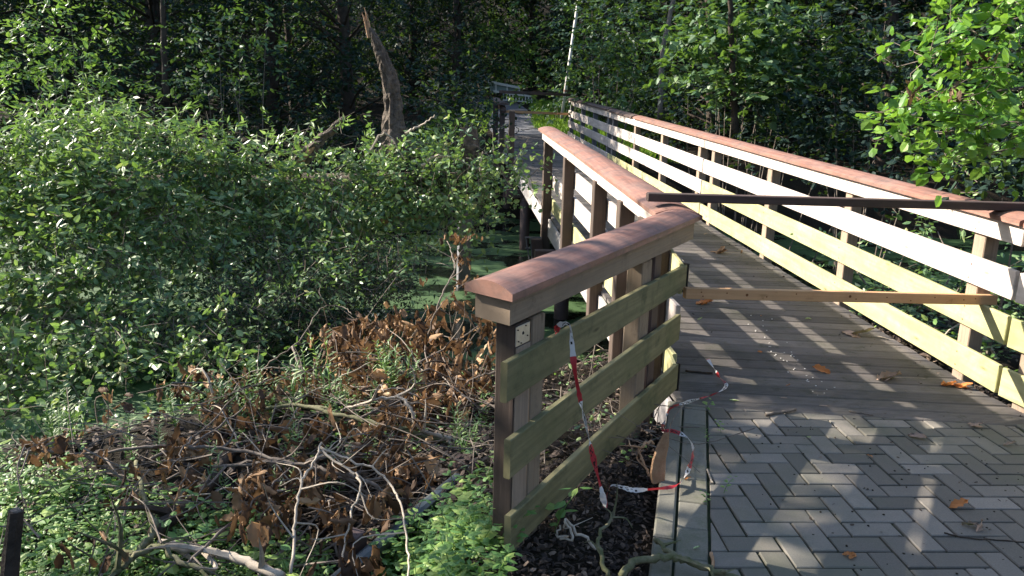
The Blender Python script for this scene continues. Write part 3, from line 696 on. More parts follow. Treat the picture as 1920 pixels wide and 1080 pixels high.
simple_tree('young_tree', 'slender pale leaning trunk rising right of the lamp post behind the bridge railing', [atY(1237, 222, 16.5), atY(1240, 120, 16.5), atY(1250, 60, 16.5), atY(1262, 0, 16.5), atY(1270, -60, 16.5)], .055, .04, (atY(1235, -130, 16.5), (.9, .9, .5), 120, 6, .13, 'leafmaple', 'lobed', .85), 'barkgrey')
simple_tree('young_tree', 'thin dark forked trunk standing in the shady woods at upper left', [atY(312, 190, 16.5), atY(308, 100, 16.5), atY(306, 0, 16.5), atY(304, -70, 16.5)], .07, .05, (atY(290, -120, 16.5), (.9, .9, .5), 120, 6, .13, 'leafwood', 'oval', .6))
simple_tree('young_tree', 'thin bare brown trunk beside the maple behind the long railing', [atY(1379, 250, 12.5), atY(1377, 205, 12.5), atY(1374, 120, 12.5), atY(1370, 20, 12.5), atY(1366, -50, 12.5)], .06, .035, (atY(1372, -110, 12.5), (.6, .6, .4), 60, 6, .13, 'leafmaple', 'lobed', .85))
# sunlit maples / bushes right of the bridge
def bush(name, label, clumps, ls, n, mat, kind='oval', wr=.6, stemmat='barkgrey', base=None, cat_='bush', nl=7, tw=.3, group=None, rad=(.38, .38, .24)):
    c0 = np.mean([c[:3] for c in clumps], 0); gz = base if base is not None else float(hfun(c0[0], c0[1])); root = thing(name, (c0[0], c0[1], gz), label, cat_, group)
    m_ = MB(); AL = []
    for c in clumps:
        p = np.array(c[:3]); q = c[3] if len(c) > 3 else 1.0
        b0 = np.array([c0[0] + (p[0] - c0[0]) * .35 + rng.normal(0, .08), c0[1] + (p[1] - c0[1]) * .35 + rng.normal(0, .08), gz - .1]); m_.tube(smoothline([b0, (b0 * .4 + p * .6) + rng.normal(0, .08, 3), p], 5), .014, .004, 5)
        k = int(n * q); O = p + rng.normal(0, 1, (k, 3)) * np.array(rad) * q ** .5; D = (O - p) + rng.normal(0, .2, (k, 3)) + np.array([0, 0, .1])
        AL.append(sprays(O, D, tw * rng.uniform(.7, 1.3, k), nl, ls, wr))
        for j in range(0, k, 4): e = O[j] + nrm(D[j]) * tw; m_.tube([O[j], e], .004, .002, 3, caps=False)
    m_.build('stems', M[stemmat], root); P, A, Nn, L, W = cat(*AL); leafmesh('foliage', P, A, Nn, L, W, M[mat], root, kind=kind); return root
bush('maple', 'sunlit young maple with layered pale green leaves behind the middle of the long railing', [atY(x, y, Y) for x, y, Y in ((1370, 70, 13), (1420, 55, 13.2), (1345, 110, 12.8), (1400, 120, 12.7), (1450, 90, 13), (1360, 165, 12.6), (1420, 170, 12.8), (1470, 130, 13.3), (1340, 60, 13.4), (1500, 70, 14), (1385, 20, 13))], .13, 40, 'leafmaple', 'lobed', .9, cat_='tree', rad=(.4, .4, .16))
bush('bush', 'bright yellow-green bush right of the lamp post behind the far end of the long railing', [atY(x, y, Y) for x, y, Y in ((1130, 55, 19), (1110, 110, 19.5), (1160, 100, 19), (1140, 160, 18.6), (1190, 150, 18), (1105, 170, 20), (1215, 90, 18.5), (1200, 40, 19), (1110, 20, 20))], .13, 46, 'leafmaple', 'oval', .6, rad=(.5, .5, .35))
bush('bush', 'dark green bush growing close behind the middle of the long railing', [atY(x, y, Y) for x, y, Y in ((1330, 195, 14), (1380, 235, 13), (1290, 185, 15), (1480, 270, 12), (1440, 240, 12.5), (1560, 250, 12), (1640, 300, 11))], .10, 36, 'leafwood', 'oval', .6, rad=(.4, .4, .3))
bush('bush', 'shady mid-green thicket over the water beyond the long railing at right', [atY(x, y, Y) for x, y, Y in ((1560, 120, 13), (1620, 160, 12.5), (1680, 90, 13), (1520, 190, 13), (1600, 230, 12), (1700, 200, 12), (1760, 140, 12), (1820, 240, 11), (1740, 260, 11.5), (1660, 40, 13), (1580, 50, 13.5))], .12, 50, 'leafwood', 'oval', .7, rad=(.6, .6, .4))
# lit branches upper left
bush('bush', 'sunlit bush with pale oval leaves arching out of the dark woods at upper left', [atY(x, y, Y) for x, y, Y in ((60, 110, 13.5), (110, 95, 13.2), (150, 110, 13.5), (40, 150, 13.2), (100, 160, 13), (160, 60, 14), (90, 30, 14), (130, 10, 14), (200, 150, 13.6), (70, 200, 12.8), (160, 190, 13))], .12, 22, 'leafherb', 'oval', .5, rad=(.4, .4, .16))
bush('bush', 'small broad-leaved shrub half way up the woods left of the tall broken trunk', [atY(x, y, Y) for x, y, Y in ((410, 70, 15), (450, 80, 14.8), (430, 110, 14.5), (500, 40, 15.5), (390, 170, 14.5), (420, 160, 14))], .12, 26, 'leafmaple', 'oval', .5, rad=(.45, .45, .2))
for i, (x, y, sx) in enumerate(((-14, 16.8, 1), (-10.5, 16.2, 1), (-7.4, 16, 1), (-4.4, 16.4, 1), (-4.0, 17.4, .7))):
    bush('shrub', 'low dark shrub on the far waterline behind the ivy, in a row under the woods', [(x + rng.normal(0, 1.1), y + rng.normal(0, .6), rng.uniform(-.3, 1.6)) for _ in range(8)], .12, 34, 'leafwood', 'oval', .55, group='dark shrubs along the far waterline', rad=(.5, .5, .4), base=-.4)
bush('shrub', 'dense dark shrub crowding the broken railing posts at the far bank', [atY(x, y, Y) for x, y, Y in ((888, 215, 16), (870, 180, 16), (885, 260, 15), (850, 230, 15), (880, 150, 18), (870, 290, 14), (830, 180, 16), (800, 230, 15))], .10, 46, 'leafwood', 'oval', .6, rad=(.26, .3, .35))
bush('shrub', 'low green shrub standing right of the far grass beside the lamp post', [atY(x, y, Y) for x, y, Y in ((1030, 190, 27), (1045, 170, 28), (1080, 175, 26), (1090, 190, 24))], .14, 40, 'leafmaple', 'oval', .6, rad=(.6, .6, .4))
bush('shrub', 'shady rounded bush behind the pale far fence at the end of the path', [atY(x, y, Y) for x, y, Y in ((920, 110, 36), (950, 85, 37), (900, 90, 36), (960, 120, 36), (1000, 110, 36))], .2, 60, 'leafherb', 'oval', .6, rad=(.9, .9, .7))

# far wood mass
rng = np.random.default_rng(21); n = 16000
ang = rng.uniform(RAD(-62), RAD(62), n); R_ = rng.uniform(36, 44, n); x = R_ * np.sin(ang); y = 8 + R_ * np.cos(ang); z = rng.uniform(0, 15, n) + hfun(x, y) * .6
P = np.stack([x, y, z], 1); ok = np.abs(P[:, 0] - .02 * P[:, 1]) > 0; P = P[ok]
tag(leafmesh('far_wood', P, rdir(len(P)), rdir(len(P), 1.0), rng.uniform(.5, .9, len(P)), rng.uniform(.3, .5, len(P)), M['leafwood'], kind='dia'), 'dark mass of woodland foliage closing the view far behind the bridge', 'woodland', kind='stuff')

# ------------------------------------------------------------------ far end: path, fence, lamp post, grass
fp = MB(); c = [BF(17.62, -.93, 0)[:2], (.0, 26.5), (-.6, 32), (-1.6, 38), (-3, 44)]; c = smoothline(np.array([(a, b, 0) for a, b in c]), 4)
hz = .905
V = []; 
for i, p in enumerate(c): V += [(p[0] - 1.0, p[1], max(hz, float(hfun(p[0], p[1]))) + .03), (p[0] + .85, p[1], max(hz, float(hfun(p[0], p[1]))) + .03)]
fp.add(V, [[2 * i, 2 * i + 1, 2 * i + 3, 2 * i + 2] for i in range(len(c) - 1)]); tag(fp.build('far_path', M['asphalt']), kind='structure')
fe = MB(); fe.beam(BF(17.63, -1.88, .0), BF(17.63, .03, .0), BD * .04, np.array([0, 0, .02]), .003); tag(fe.build('path_edging', M['beam']), kind='structure')
lp = thing('lamp_post', atY(1053, 219, 24.0), 'slim leaning white lamp post standing in the grass beyond the bridge', 'lamp post')
a = atY(1053, 222, 24.0); b = atY(1086, -10, 24.0); top = a + (b - a) * 1.35
m_ = MB(); m_.tube([a, (a + b) / 2, b, top], .055, .045, 12); m_.build('pole', M['white'], lp, True)
m_ = MB(); q = a + (b - a) * .40; m_.box(q + [0, -.07, 0], .12, .06, .2); m_.build('service_box', M['greypost'], lp)
m_ = MB(); q = a + (b - a) * .22; m_.tube([q, q + (b - a) * .018], .06, .06, 12); m_.build('band', M['cap'], lp)
m_ = MB(); m_.tube([top, top + [0, 0, .1], top + [-.3, 0, .25]], .09, .14, 10); m_.build('lamp_head', M['greypost'], lp)
bf_ = thing('barrier_fence', atY(960, 175, 33), 'pale green-white slatted barrier fence across the far path behind the bridge', 'fence')
def FB(px, py, Y=33): return atY(px, py, Y)
m_ = MB(); m_.beam(FB(915, 153), FB(975, 165), np.array([0, .03, 0]), np.array([0, 0, .05])); m_.beam(FB(925, 171), FB(998, 181), np.array([0, .02, 0]), np.array([0, 0, .04])); m_.build('top_rail', M['white'], bf_)
m_ = MB(); pts = [FB(915, 155, 33.1), FB(975, 167, 33.1), FB(975, 174, 33.1), FB(920, 171, 33.1)]; m_.loft([np.array(pts), np.array(pts) + [0, .03, 0]]); m_.build('panel', M['greenwhite'], bf_)
for f in np.linspace(0, 1, 10):
    m_ = MB(); a = FB(944 + 53 * f, 174 + 6 * f, 32.9); b = FB(944 + 53 * f, 186 + 5 * f, 32.9); m_.beam(a, b, np.array([.025, 0, 0]), np.array([0, .02, 0])); m_.build('slat', M['white' if f > .05 else 'greenwhite'], bf_)
for f in (0.25, .6, .98):
    m_ = MB(); m_.beam(FB(915 + 60 * f, 150 + 12 * f, 33.05), FB(915 + 60 * f, 172 + 12 * f, 33.05), np.array([.03, 0, 0]), np.array([0, .03, 0])); m_.build('fence_post', M['white'], bf_)
m_ = MB(); m_.beam(FB(938, 187, 32.9), FB(998, 192, 32.9), np.array([0, .02, 0]), np.array([0, 0, .03])); m_.build('bottom_rail', M['white'], bf_)
def blades(name, n, xr, yr, hh, label, mat='grassb', cond=None):
    x = rng.uniform(*xr, n); y = rng.uniform(*yr, n)
    if cond is not None: k = cond(x, y); x, y = x[k], y[k]
    z = hfun(x, y); P = np.stack([x, y, z], 1); A = rng.normal(0, .35, P.shape) + [0, 0, 1.0]
    return tag(leafmesh(name, P, A, rdir(len(P)), rng.uniform(.5, 1, len(P)) * hh, np.full(len(P), .018), M[mat], droop=.3, kind='dia'), label, 'grass', kind='stuff')
blades('grass', 15000, (.6, 4.6), (19.5, 34), .26, 'bright green grass growing right of the far path', cond=lambda x, y: x > np.interp(y, [19, 22, 24, 28, 34], [.95, .95, .75, .35, -.1]))
blades('grass', 5000, (-3.5, -.9), (19.5, 34), .24, 'shaded grass growing left of the far path')

# ------------------------------------------------------------------ fallen tree with ivy
rng = np.random.default_rng(5); random.seed(5)
ft = thing('fallen_tree', (-3.5, 9.8, .3), 'ivy-covered fallen trunk with a tall jagged snag, lying across the pond left of the bridge', 'fallen tree')
tr = [(-9.5, 8.6, .15), (-7, 9.0, .3), (-4.6, 9.6, .42), (-2.4, 9.9, .5), (-.6, 9.9, .62)]
m_ = MB(); m_.tube(smoothline(tr, 6, .015), .33, .2, 14, .15); m_.build('trunk', M['bark'], ft, True)
SN = [atY(742, 290, 9.9), atY(738, 235, 9.95), atY(737, 190, 10), atY(730, 145, 10), atY(716, 105, 10), atY(703, 75, 10), atY(694, 52, 10)]
m_ = MB(); P = smoothline(SN, 6); T = nrm(np.gradient(P, axis=0)); rings = []
K = 22; off = rng.uniform(.7, 1.25, K)
for i, p in enumerate(P):
    f = i / (len(P) - 1); r = .128 * (1 - f) ** .7 + .018 + (.06 * (1 - f * 4) if f < .25 else 0); u = nrm(np.cross(T[i], [0, 1, 0])); v = np.cross(T[i], u)
    off = off * .7 + .3 * rng.uniform(.55, 1.45, K)
    rings.append(np.array([p + (u * math.cos(q) + v * math.sin(q)) * r * off[j] for j, q in enumerate(np.linspace(0, 2 * math.pi, K, endpoint=False))]))
m_.loft(rings); m_.build('broken_snag', M['bark'], ft)
m_ = MB(); tp_ = P[-1]
for dx, l in ((-.03, .22), (.0, .3), (.02, .16), (-.015, .12)): m_.tube([tp_ + [dx * .6, 0, -.12], tp_ + [dx - .04, 0, l * .5], tp_ + [dx - .07, 0, l * .8]], .022, .003, 5)
m_.build('splinters', M['heart'], ft)
m_ = MB(); q = [atY(548, 322, 9.3), atY(580, 285, 9.3), atY(612, 252, 9.35), atY(644, 222, 9.4)]; m_.tube(smoothline(q, 5, .006), .105, .028, 12, .5); m_.build('broken_branch', M['bark'], ft)
m_ = MB(); m_.tube(smoothline([q[0] + [0, -.06, -.01], q[1] + [0, -.05, 0], (q[1] + q[2]) / 2 + [0, -.03, 0]], 4), .055, .02, 7, .3); m_.build('split_face', M['heart'], ft)
m_ = MB(); a = atY(880, 275, 9.7); b = atY(878, 240, 9.75); m_.tube([a - [0, 0, .3], a, b], .14, .112, 14, .3); m_.build('sawn_stump', M['bark'], ft)
m_ = MB(); m_.tube([b, b + [0, 0, .006]], .108, .106, 14, .1); m_.build('cut_face', M['heart'], ft)
m_ = MB(); a = atY(706, 415, 9.5); b = atY(800, 407, 9.6); m_.tube(smoothline([a, (a + b) / 2, b], 4), .05, .03, 8, .2); m_.build('bare_limb', M['heart'], ft)
gs = [((690, 285), (720, 250), (760, 300)), ((790, 310), (830, 290), (905, 320)), ((760, 250), (790, 235), (815, 215))]
m_ = MB()
for g in gs: m_.tube(smoothline([atY(x, y, 9.3) for x, y in g], 6, .01), .018, .006, 5)
m_.build('dead_twigs', M['barkpale'], ft)
def ivy(name, label, clumps, n, ls, mat, rad=(.34, .3, .22), kind='oval', wr=.75, nl=6, tw=.28, cat_='ivy', hang=.5, stems=True):
    c0 = np.mean([c[:3] for c in clumps], 0); root = thing(name, c0, label, cat_); AL = []; m_ = MB()
    for c in clumps:
        lump = rng.uniform(.45, 1.25); p = np.array(c[:3]) + rng.normal(0, 1, 3) * [.12, .15, .07]; q = c[3] if len(c) > 3 else 1.0; k = int(n * q * lump)
        O = p + lump ** .6 * nrm(rng.normal(0, 1, (k, 3))) * (rng.random((k, 1)) ** .4) * np.array(rad) * 1.35; D = (O - p) * 1.2 + rng.normal(0, .25, (k, 3)); D[:, 2] += np.where(rng.random(k) < hang, -.35, .35)
        AL.append(sprays(O, D, tw * rng.uniform(.6, 1.5, k), nl, ls, wr, upn=.7, jit=.5))
        if stems:
            for j in range(0, k, 3):
                e = O[j] + nrm(D[j]) * tw * 1.3; m_.tube(smoothline([O[j] - nrm(D[j]) * .15, O[j] + rng.normal(0, .04, 3), e], 2), .005, .002, 3, caps=False)
    if stems: m_.build('stems', M['barkgrey'], root)
    P, A, Nn, L, W = cat(*AL); leafmesh('leaves', P, A, Nn, L, W, M[mat], root, kind=kind); return root
def PY(L): return [np.append(atY(a[0], a[1] + 18, a[2]), a[3] if len(a) > 3 else 1.0) for a in L]
ivy('ivy', 'lit ivy covering the middle of the fallen trunk around the leaning broken branch', PY([(490, 320, 9.3), (530, 300, 9.4), (680, 290, 9.5), (520, 360, 9), (570, 350, 9), (620, 350, 9.1), (670, 345, 9.1), (470, 370, 8.9), (540, 410, 8.9), (600, 400, 8.8), (650, 400, 8.9), (700, 330, 9.4), (500, 430, 8.8), (690, 390, 9.0), (560, 440, 8.9, .7), (640, 440, 9, .7)]), 66, .10, 'leafivy', wr=.46)
ivy('ivy', 'ivy hanging from the right end of the fallen trunk around the sawn stump', PY([(760, 310, 9.6), (800, 300, 9.6), (840, 300, 9.5), (880, 310, 9.5), (740, 350, 9.3), (790, 350, 9.2), (840, 350, 9.2), (890, 345, 9.3), (915, 330, 9.6, .7), (740, 390, 9.3, .8), (800, 385, 9.4, .6), (850, 395, 9.1), (900, 385, 9.3), (820, 270, 9.6, .6), (870, 285, 9.3, .6), (845, 275, 9.4, .5), (700, 440, 9.4, .5), (760, 440, 9.5, .4)]), 52, .075, 'leafivy')
ivy('ivy', 'large lit ivy mass over the left end of the fallen trunk', PY([(20, 290, 8.6), (80, 280, 8.7), (140, 270, 8.8), (200, 260, 8.8), (260, 270, 8.8), (320, 270, 8.9), (370, 290, 9), (420, 310, 9.1), (20, 340, 8.2), (80, 330, 8.2), (150, 320, 8.2), (220, 320, 8.3), (290, 325, 8.4), (350, 345, 8.6), (420, 360, 8.8), (-40, 300, 8.5), (-40, 360, 8.1), (230, 230, 8.9, .5), (320, 240, 9, .5), (180, 370, 8), (110, 380, 7.9), (300, 380, 8.2), (380, 400, 8.5)]), 76, .105, 'leafivy', wr=.45)
ivy('ivy', 'shaded ivy hanging in ragged curtains below the trunk at left', PY([(30, 400, 7.8), (90, 430, 7.6), (150, 420, 7.6), (210, 430, 7.6), (270, 430, 7.8), (320, 450, 7.9), (-20, 450, 7.6), (40, 470, 7.4), (110, 480, 7.3), (240, 490, 7.4), (300, 500, 7.5), (380, 460, 8.2), (440, 440, 8.4), (30, 540, 7.1), (90, 560, 7), (-30, 560, 7.0), (230, 560, 7.1, .8), (290, 560, 7.2), (150, 610, 6.8, .6), (210, 620, 6.7, .7), (60, 620, 6.7), (270, 620, 6.9, .7), (10, 660, 6.5), (240, 680, 6.5, .5), (100, 670, 6.4, .7), (160, 500, 7.3, .4)]), 56, .09, 'leafivy', hang=.7, wr=.55)
ivy('willow_bush', 'fine-leaved grey-green willow bush drooping between the ivy and the duckweed', PY([(480, 470, 8.3), (540, 480, 8.2), (600, 490, 8.2), (440, 500, 8), (500, 530, 7.9), (560, 540, 7.8), (620, 540, 7.9), (680, 500, 8.3, .6), (640, 580, 7.7), (580, 600, 7.5, .8), (520, 600, 7.4, .8), (460, 580, 7.4, .8), (400, 540, 7.6, .8), (680, 590, 7.6, .6), (720, 540, 8, .5), (400, 620, 7, .6), (700, 470, 8.6, .8), (740, 470, 8.8, .7), (760, 500, 8.6, .6), (700, 560, 7.8, .7), (640, 610, 7.2, .6), (340, 600, 7, .7), (660, 540, 8, .9), (600, 560, 7.8, .9), (740, 530, 8.3, .8), (680, 520, 8.4, .8), (560, 580, 7.6, .8), (480, 620, 7.2, .8), (540, 640, 7, .6), (420, 590, 7.4, .8)]), 62, .055, 'leafwood', kind='dia', wr=.35, nl=9, cat_='bush')
ivy('ivy', 'shaded tangle of ivy sprays hanging low over the water in the centre', PY([(380, 480, 7.9), (440, 500, 7.8), (500, 490, 7.8), (560, 480, 7.9), (620, 470, 8), (680, 460, 8.2), (740, 450, 8.6, .7), (420, 550, 7.4), (480, 560, 7.3), (540, 550, 7.4), (600, 540, 7.5), (660, 530, 7.6, .8), (720, 500, 8, .6), (360, 560, 7.3), (400, 610, 7, .8), (470, 610, 7, .7)]), 44, .075, 'leafivy', wr=.45, hang=.7)
ivy('willow_bush', 'sparse pointed-leaf willow shoots rising above the ivy at left', PY([(50, 240, 8.6, .5), (210, 215, 8.8, .6), (240, 225, 8.8, .6), (310, 225, 8.9, .5), (330, 235, 8.9, .4), (120, 240, 8.6, .4), (10, 250, 8.3, .5), (690, 215, 9.9, .25), (1, 215, 7.5, .3), (90, 250, 8.5, .6), (160, 235, 8.7, .7), (270, 235, 8.8, .7), (360, 250, 9, .6), (420, 275, 9.1, .6), (520, 275, 9.3, .6), (580, 265, 9.4, .4), (30, 270, 8.3, .7), (200, 260, 8.6, .9), (300, 260, 8.8, .9), (400, 300, 9, .7), (830, 265, 9.5, .5), (750, 300, 9.3, .4)]), 30, .11, 'leafwillow', kind='dia', wr=.28, nl=10, rad=(.2, .2, .2), hang=.1, cat_='bush')
ivy('ivy', 'dark low ivy and nettle bank at the lower left edge above the duckweed', PY([(20, 700, 6.0), (80, 720, 5.9, .7), (-20, 740, 5.6), (60, 760, 5.5, .6), (130, 690, 6.2, .5), (330, 680, 6.4, .7), (380, 660, 6.6, .8), (420, 690, 6.2, .6), (300, 650, 6.8, .6), (20, 780, 5.2, .6)]), 46, .075, 'leafivy', hang=.4, rad=(.3, .3, .15))
bush('shrub', 'unseen leafy shrub row added past the left edge to shade the lower ivy', [(-8.3 + rng.normal(0, .35), y_, z_) for y_ in np.linspace(5.0, 9.2, 9) for z_ in (.2, 1.0, 1.7)], .11, 34, 'leafwood', 'oval', .6, base=-.5, rad=(.4, .4, .3))  # out-of-view shrubs put here to darken the low ivy
# timber pile in the pond
pp = thing('mooring_post', atY(866, 520, 10.6), 'square grey timber post standing in the duckweed pond behind the ivy', 'post')
a = atY(868, 540, 10.6); b = atY(873, 385, 10.6); m_ = MB(); m_.beam(a, b, np.array([.085, .02, 0]), np.array([-.02, .085, 0]), .006); m_.build('shaft', M['greypost'], pp)
m_ = MB(); m_.beam(b, b + [0, 0, .02], np.array([.08, .02, 0]), np.array([-.02, .08, 0]), .006); m_.build('top', M['postpale'], pp)

# ------------------------------------------------------------------ retaining board
rb = thing('edging_board', (-.4, 3.4, -.35), 'dark rounded plastic edging board on brown blocks running diagonally through the dead branches', 'edging board')
a = onz(610, 1105, -.22); b = onz(955, 815, -.20); ax = nrm(b - a); sd = nrm(np.cross(ax, [0, 0, 1]))
prof = [(-.025, -.16), (-.025, -.02), (-.035, -.01), (-.03, .01), (-.012, .018), (.012, .018), (.03, .01), (.035, -.01), (.025, -.02), (.025, -.16)]
m_ = MB(); m_.loft([np.array([q + sd * x + np.array([0, 0, z]) for x, z in prof]) for q in (a, (a + b) / 2, b)]); m_.build('board', M['darkplastic'], rb)
for px, py in ((661, 1000), (872, 856)):
    q = onz(px, py, -.17); m_ = MB(); m_.beam(q + [0, 0, -.45], q + [0, 0, .0], sd * .045, ax * .045, .006); m_.build('block', M['brownplastic'], rb)
sp = thing('wooden_stake', onz(20, 1075, -.15), 'dark weathered stake standing upright at the bottom left corner', 'stake')
a = atY(14, 1120, 2.45); b = atY(29, 958, 2.5); m_ = MB(); m_.tube([a, (a + b) / 2, b], .034, .026, 8, .25); m_.build('shaft', M['barkdark'], sp)
m_ = MB(); m_.tube([b, b + [0, 0, .006]], .02, .016, 8, .3); m_.build('top', M['barkgrey'], sp)

# ------------------------------------------------------------------ dead branches
rng = np.random.default_rng(9); random.seed(9)
def branch(label, pts, r0, r1, mat='barkgrey', twigs=6, cl=(), jit=.004, name='fallen_branch', tl=.35, group=None):
    """pts: (px,py,z)"""
    P = np.array([onz(a, b, c) for a, b, c in pts]); root = thing(name, P.mean(0), label, 'branch', group); m_ = MB()
    Q = smoothline(P, 6, jit); m_.tube(Q, r0, r1, 7, .18); m_.build('limb', M[mat], root, True)
    if twigs:
        m_ = MB()
        for _ in range(twigs):
            i = rng.integers(2, len(Q) - 1); d = nrm(Q[i] - Q[i - 1]) * rng.uniform(.2, 1) + rng.normal(0, .6, 3) + [0, 0, .15]; L = tl * rng.uniform(.4, 1.3)
            m1 = Q[i] + nrm(d) * L * .5 + rng.normal(0, .02, 3); e = Q[i] + nrm(d + rng.normal(0, .3, 3)) * L; m_.tube(smoothline([Q[i], m1, e], 4), r1 * .7 + .0015, .0012, 4, caps=False)
        m_.build('twigs', M[mat], root)
    if len(cl): withered(root, cl)
    return root
def leafsheet(P0, A, Nn, L, W, k, out):
    """crumpled 3x5 leaf"""
    V, F = out; b = len(V); A = nrm(A); Sd = nrm(np.cross(A, Nn)); Nn = np.cross(Sd, A)
    prof = [.12, .75, .62, 1.0, .7, .8, .1]; cu = rng.normal(0, .6, 2); cr = rng.uniform(.15, .9)
    for i, w_ in enumerate(prof):
        t = i / 6
        for j in (-1, -.5, 0, .5, 1):
            a = j * cr * 1.9; sx = math.sin(a) / (cr * 1.9) if cr > .01 else j; sz = (1 - math.cos(a)) / (cr * 1.9)
            V.append(P0 + A * L * t * (1 - .1 * abs(j)) + Sd * W * .5 * w_ * sx - Nn * W * .5 * w_ * sz + Nn * L * (cu[0] * t * t * .35) + rng.normal(0, .06 * W, 3))
    for i in range(6):
        for j in range(4): q = b + i * 5 + j; F.append([q, q + 1, q + 6, q + 5])
def withered(root, cl, part='withered_leaves'):
    V, F = [], []
    for c in cl:
        p = np.array(c[:3]); sz = c[3]; n_ = int(c[4]) if len(c) > 4 else 6
        for i in range(n_):
            o = p + rng.normal(0, 1, 3) * sz * np.array([.35, .35, .15]); A = np.array([rng.normal(0, .5), rng.normal(0, .5), -1.0]) if rng.random() < .8 else rng.normal(0, 1, 3); L = sz * rng.uniform(.35, 1.05)
            leafsheet(o, A, rdir(1)[0], L, L * rng.uniform(.3, .75), 0, (V, F))
    if V: make(part, np.array(V), np.array(F), M['leafbrown'], root, smooth=True)
def CL(L): return [(*onz(x, y, z), s_, n_) for x, y, z, s_, n_ in L]
Z = -.22
branch('long dark bough ending in a pale stripped fork beside the edging board', [(478, 768, Z), (560, 762, Z + .03), (640, 778, Z + .05), (720, 798, Z + .04), (790, 815, Z), (850, 833, Z - .06), (895, 845, Z - .08)], .012, .016, 'barkmoss', 5, CL([(590, 790, Z, .10, 5), (640, 800, Z, .11, 5), (690, 790, Z, .10, 7), (720, 800, Z + .05, .10, 7), (745, 810, Z, .12, 7)]))
branch('pale stripped bent limb arching over the long dark bough', [(640, 770, Z), (700, 750, Z + .12), (745, 745, Z + .17), (770, 765, Z + .15), (783, 800, Z + .05), (830, 820, Z - .02), (900, 842, Z - .06)], .007, .014, 'barkpale', 4, CL([(715, 770, Z + .1, .10, 6), (740, 775, Z + .08, .10, 6), (782, 790, Z + .1, .09, 6), (800, 835, Z, .10, 6), (775, 860, Z, .09, 5)]))
branch('thick dark log slanting down from the centre of the branch pile to the left', [(540, 745, -.42), (510, 785, -.38), (460, 825, -.34), (415, 870, -.31), (385, 920, -.29), (330, 965, -.27), (290, 1000, -.25)], .030, .033, 'barkdark', 4, CL([(470, 775, -.3, .11, 6), (495, 780, -.28, .09, 5), (450, 770, -.3, .12, 6)]))
branch('thick pale birch-like branch lying along the bottom edge', [(300, 1018, -.24), (360, 1030, -.23), (420, 1040, -.22), (470, 1058, -.22), (530, 1082, -.22)], .018, .020, 'barkpale', 5)
branch('mossy forked stick with a cut end above the pale birch-like branch', [(255, 865, -.2), (262, 905, -.22), (275, 950, -.22), (290, 985, -.22), (280, 1010, -.22), (245, 1045, -.2), (215, 1075, -.2)], .010, .017, 'barkmoss', 5, CL([(245, 930, -.16, .09, 5)]))
branch('long thin dark branch crossing the whole left of the pile', [(-10, 885, -.2), (50, 850, -.18), (110, 848, -.17), (180, 850, -.17), (260, 838, -.15), (340, 838, -.15), (430, 840, -.16), (520, 862, -.18), (600, 880, -.2)], .006, .011, 'barkgrey', 8, CL([(70, 850, -.12, .11, 6), (100, 865, -.12, .12, 6), (130, 815, -.1, .10, 6), (55, 825, -.1, .10, 5), (325, 830, -.1, .11, 5), (170, 845, -.12, .10, 5), (200, 850, -.14, .1, 4)]), tl=.3)
branch('second dark branch with a hooked end running to the edging board', [(400, 875, -.2), (470, 868, -.16), (560, 870, -.13), (620, 885, -.13), (680, 900, -.16), (730, 925, -.2), (770, 945, -.24)], .008, .010, 'barkgrey', 6, CL([(470, 880, -.12, .13, 7), (455, 920, -.12, .12, 6), (490, 900, -.1, .1, 5), (640, 870, -.1, .1, 5)]))
branch('thin mossy arch with leafless tips standing over the middle of the pile', [(545, 1075, -.2), (553, 1000, -.13), (555, 950, -.07), (567, 900, -.02), (590, 865, 0), (603, 830, .02)], .007, .005, 'barkpale', 6, CL([(615, 870, -.05, .1, 5), (640, 960, -.14, .11, 4)]))
branch('pale forked stick bowing right over the edging board to the bottom edge', [(600, 838, .0), (650, 860, -.02), (705, 882, -.04), (735, 915, -.06), (755, 960, -.08), (763, 1020, -.1), (765, 1090, -.12)], .006, .004, 'barkpale', 5)
branch('short pale arch bent back down onto the brown block', [(597, 845, -.0), (640, 872, -.02), (668, 890, -.03), (675, 915, -.05), (660, 960, -.08), (648, 1010, -.12), (640, 1050, -.15)], .006, .004, 'barkpale', 5, CL([(640, 975, -.1, .09, 5)]))
branch('straight grey stick slanting from the bottom left to the centre of the pile', [(345, 1060, -.2), (400, 1010, -.18), (450, 965, -.16), (500, 920, -.15), (545, 875, -.15)], .007, .004, 'barkgrey', 4, CL([(440, 955, -.1, .14, 8), (470, 920, -.1, .13, 6), (455, 985, -.12, .1, 4)]))
branch('upright forked grey stem at the back of the pile', [(585, 760, -.5), (575, 735, -.42), (568, 705, -.35), (558, 680, -.28), (548, 650, -.22)], .014, .008, 'barkgrey', 5, CL([(600, 700, -.35, .12, 6)]))
branch('bare branch behind the pile leaning toward the railing', [(620, 800, -.42), (700, 740, -.36), (770, 690, -.3), (840, 650, -.24), (900, 610, -.2)], .010, .006, 'barkgrey', 9, CL([(700, 640, -.3, .16, 8), (760, 640, -.3, .15, 8), (820, 700, -.3, .14, 6)]), tl=.5)
branch('thin looping twig hooked over the back left of the pile', [(480, 700, -.5), (520, 670, -.3), (560, 640, -.2), (600, 580, -.1), (640, 575, -.1), (660, 590, -.12)], .006, .003, 'barkgrey', 4, CL([(630, 690, -.35, .13, 8), (470, 690, -.4, .12, 5)]))
branch('short mossy crooked piece in the bottom left corner of the pile', [(225, 1065, -.2), (260, 1040, -.17), (300, 1025, -.16), (330, 1050, -.18), (400, 1075, -.2)], .013, .010, 'barkmoss', 3)
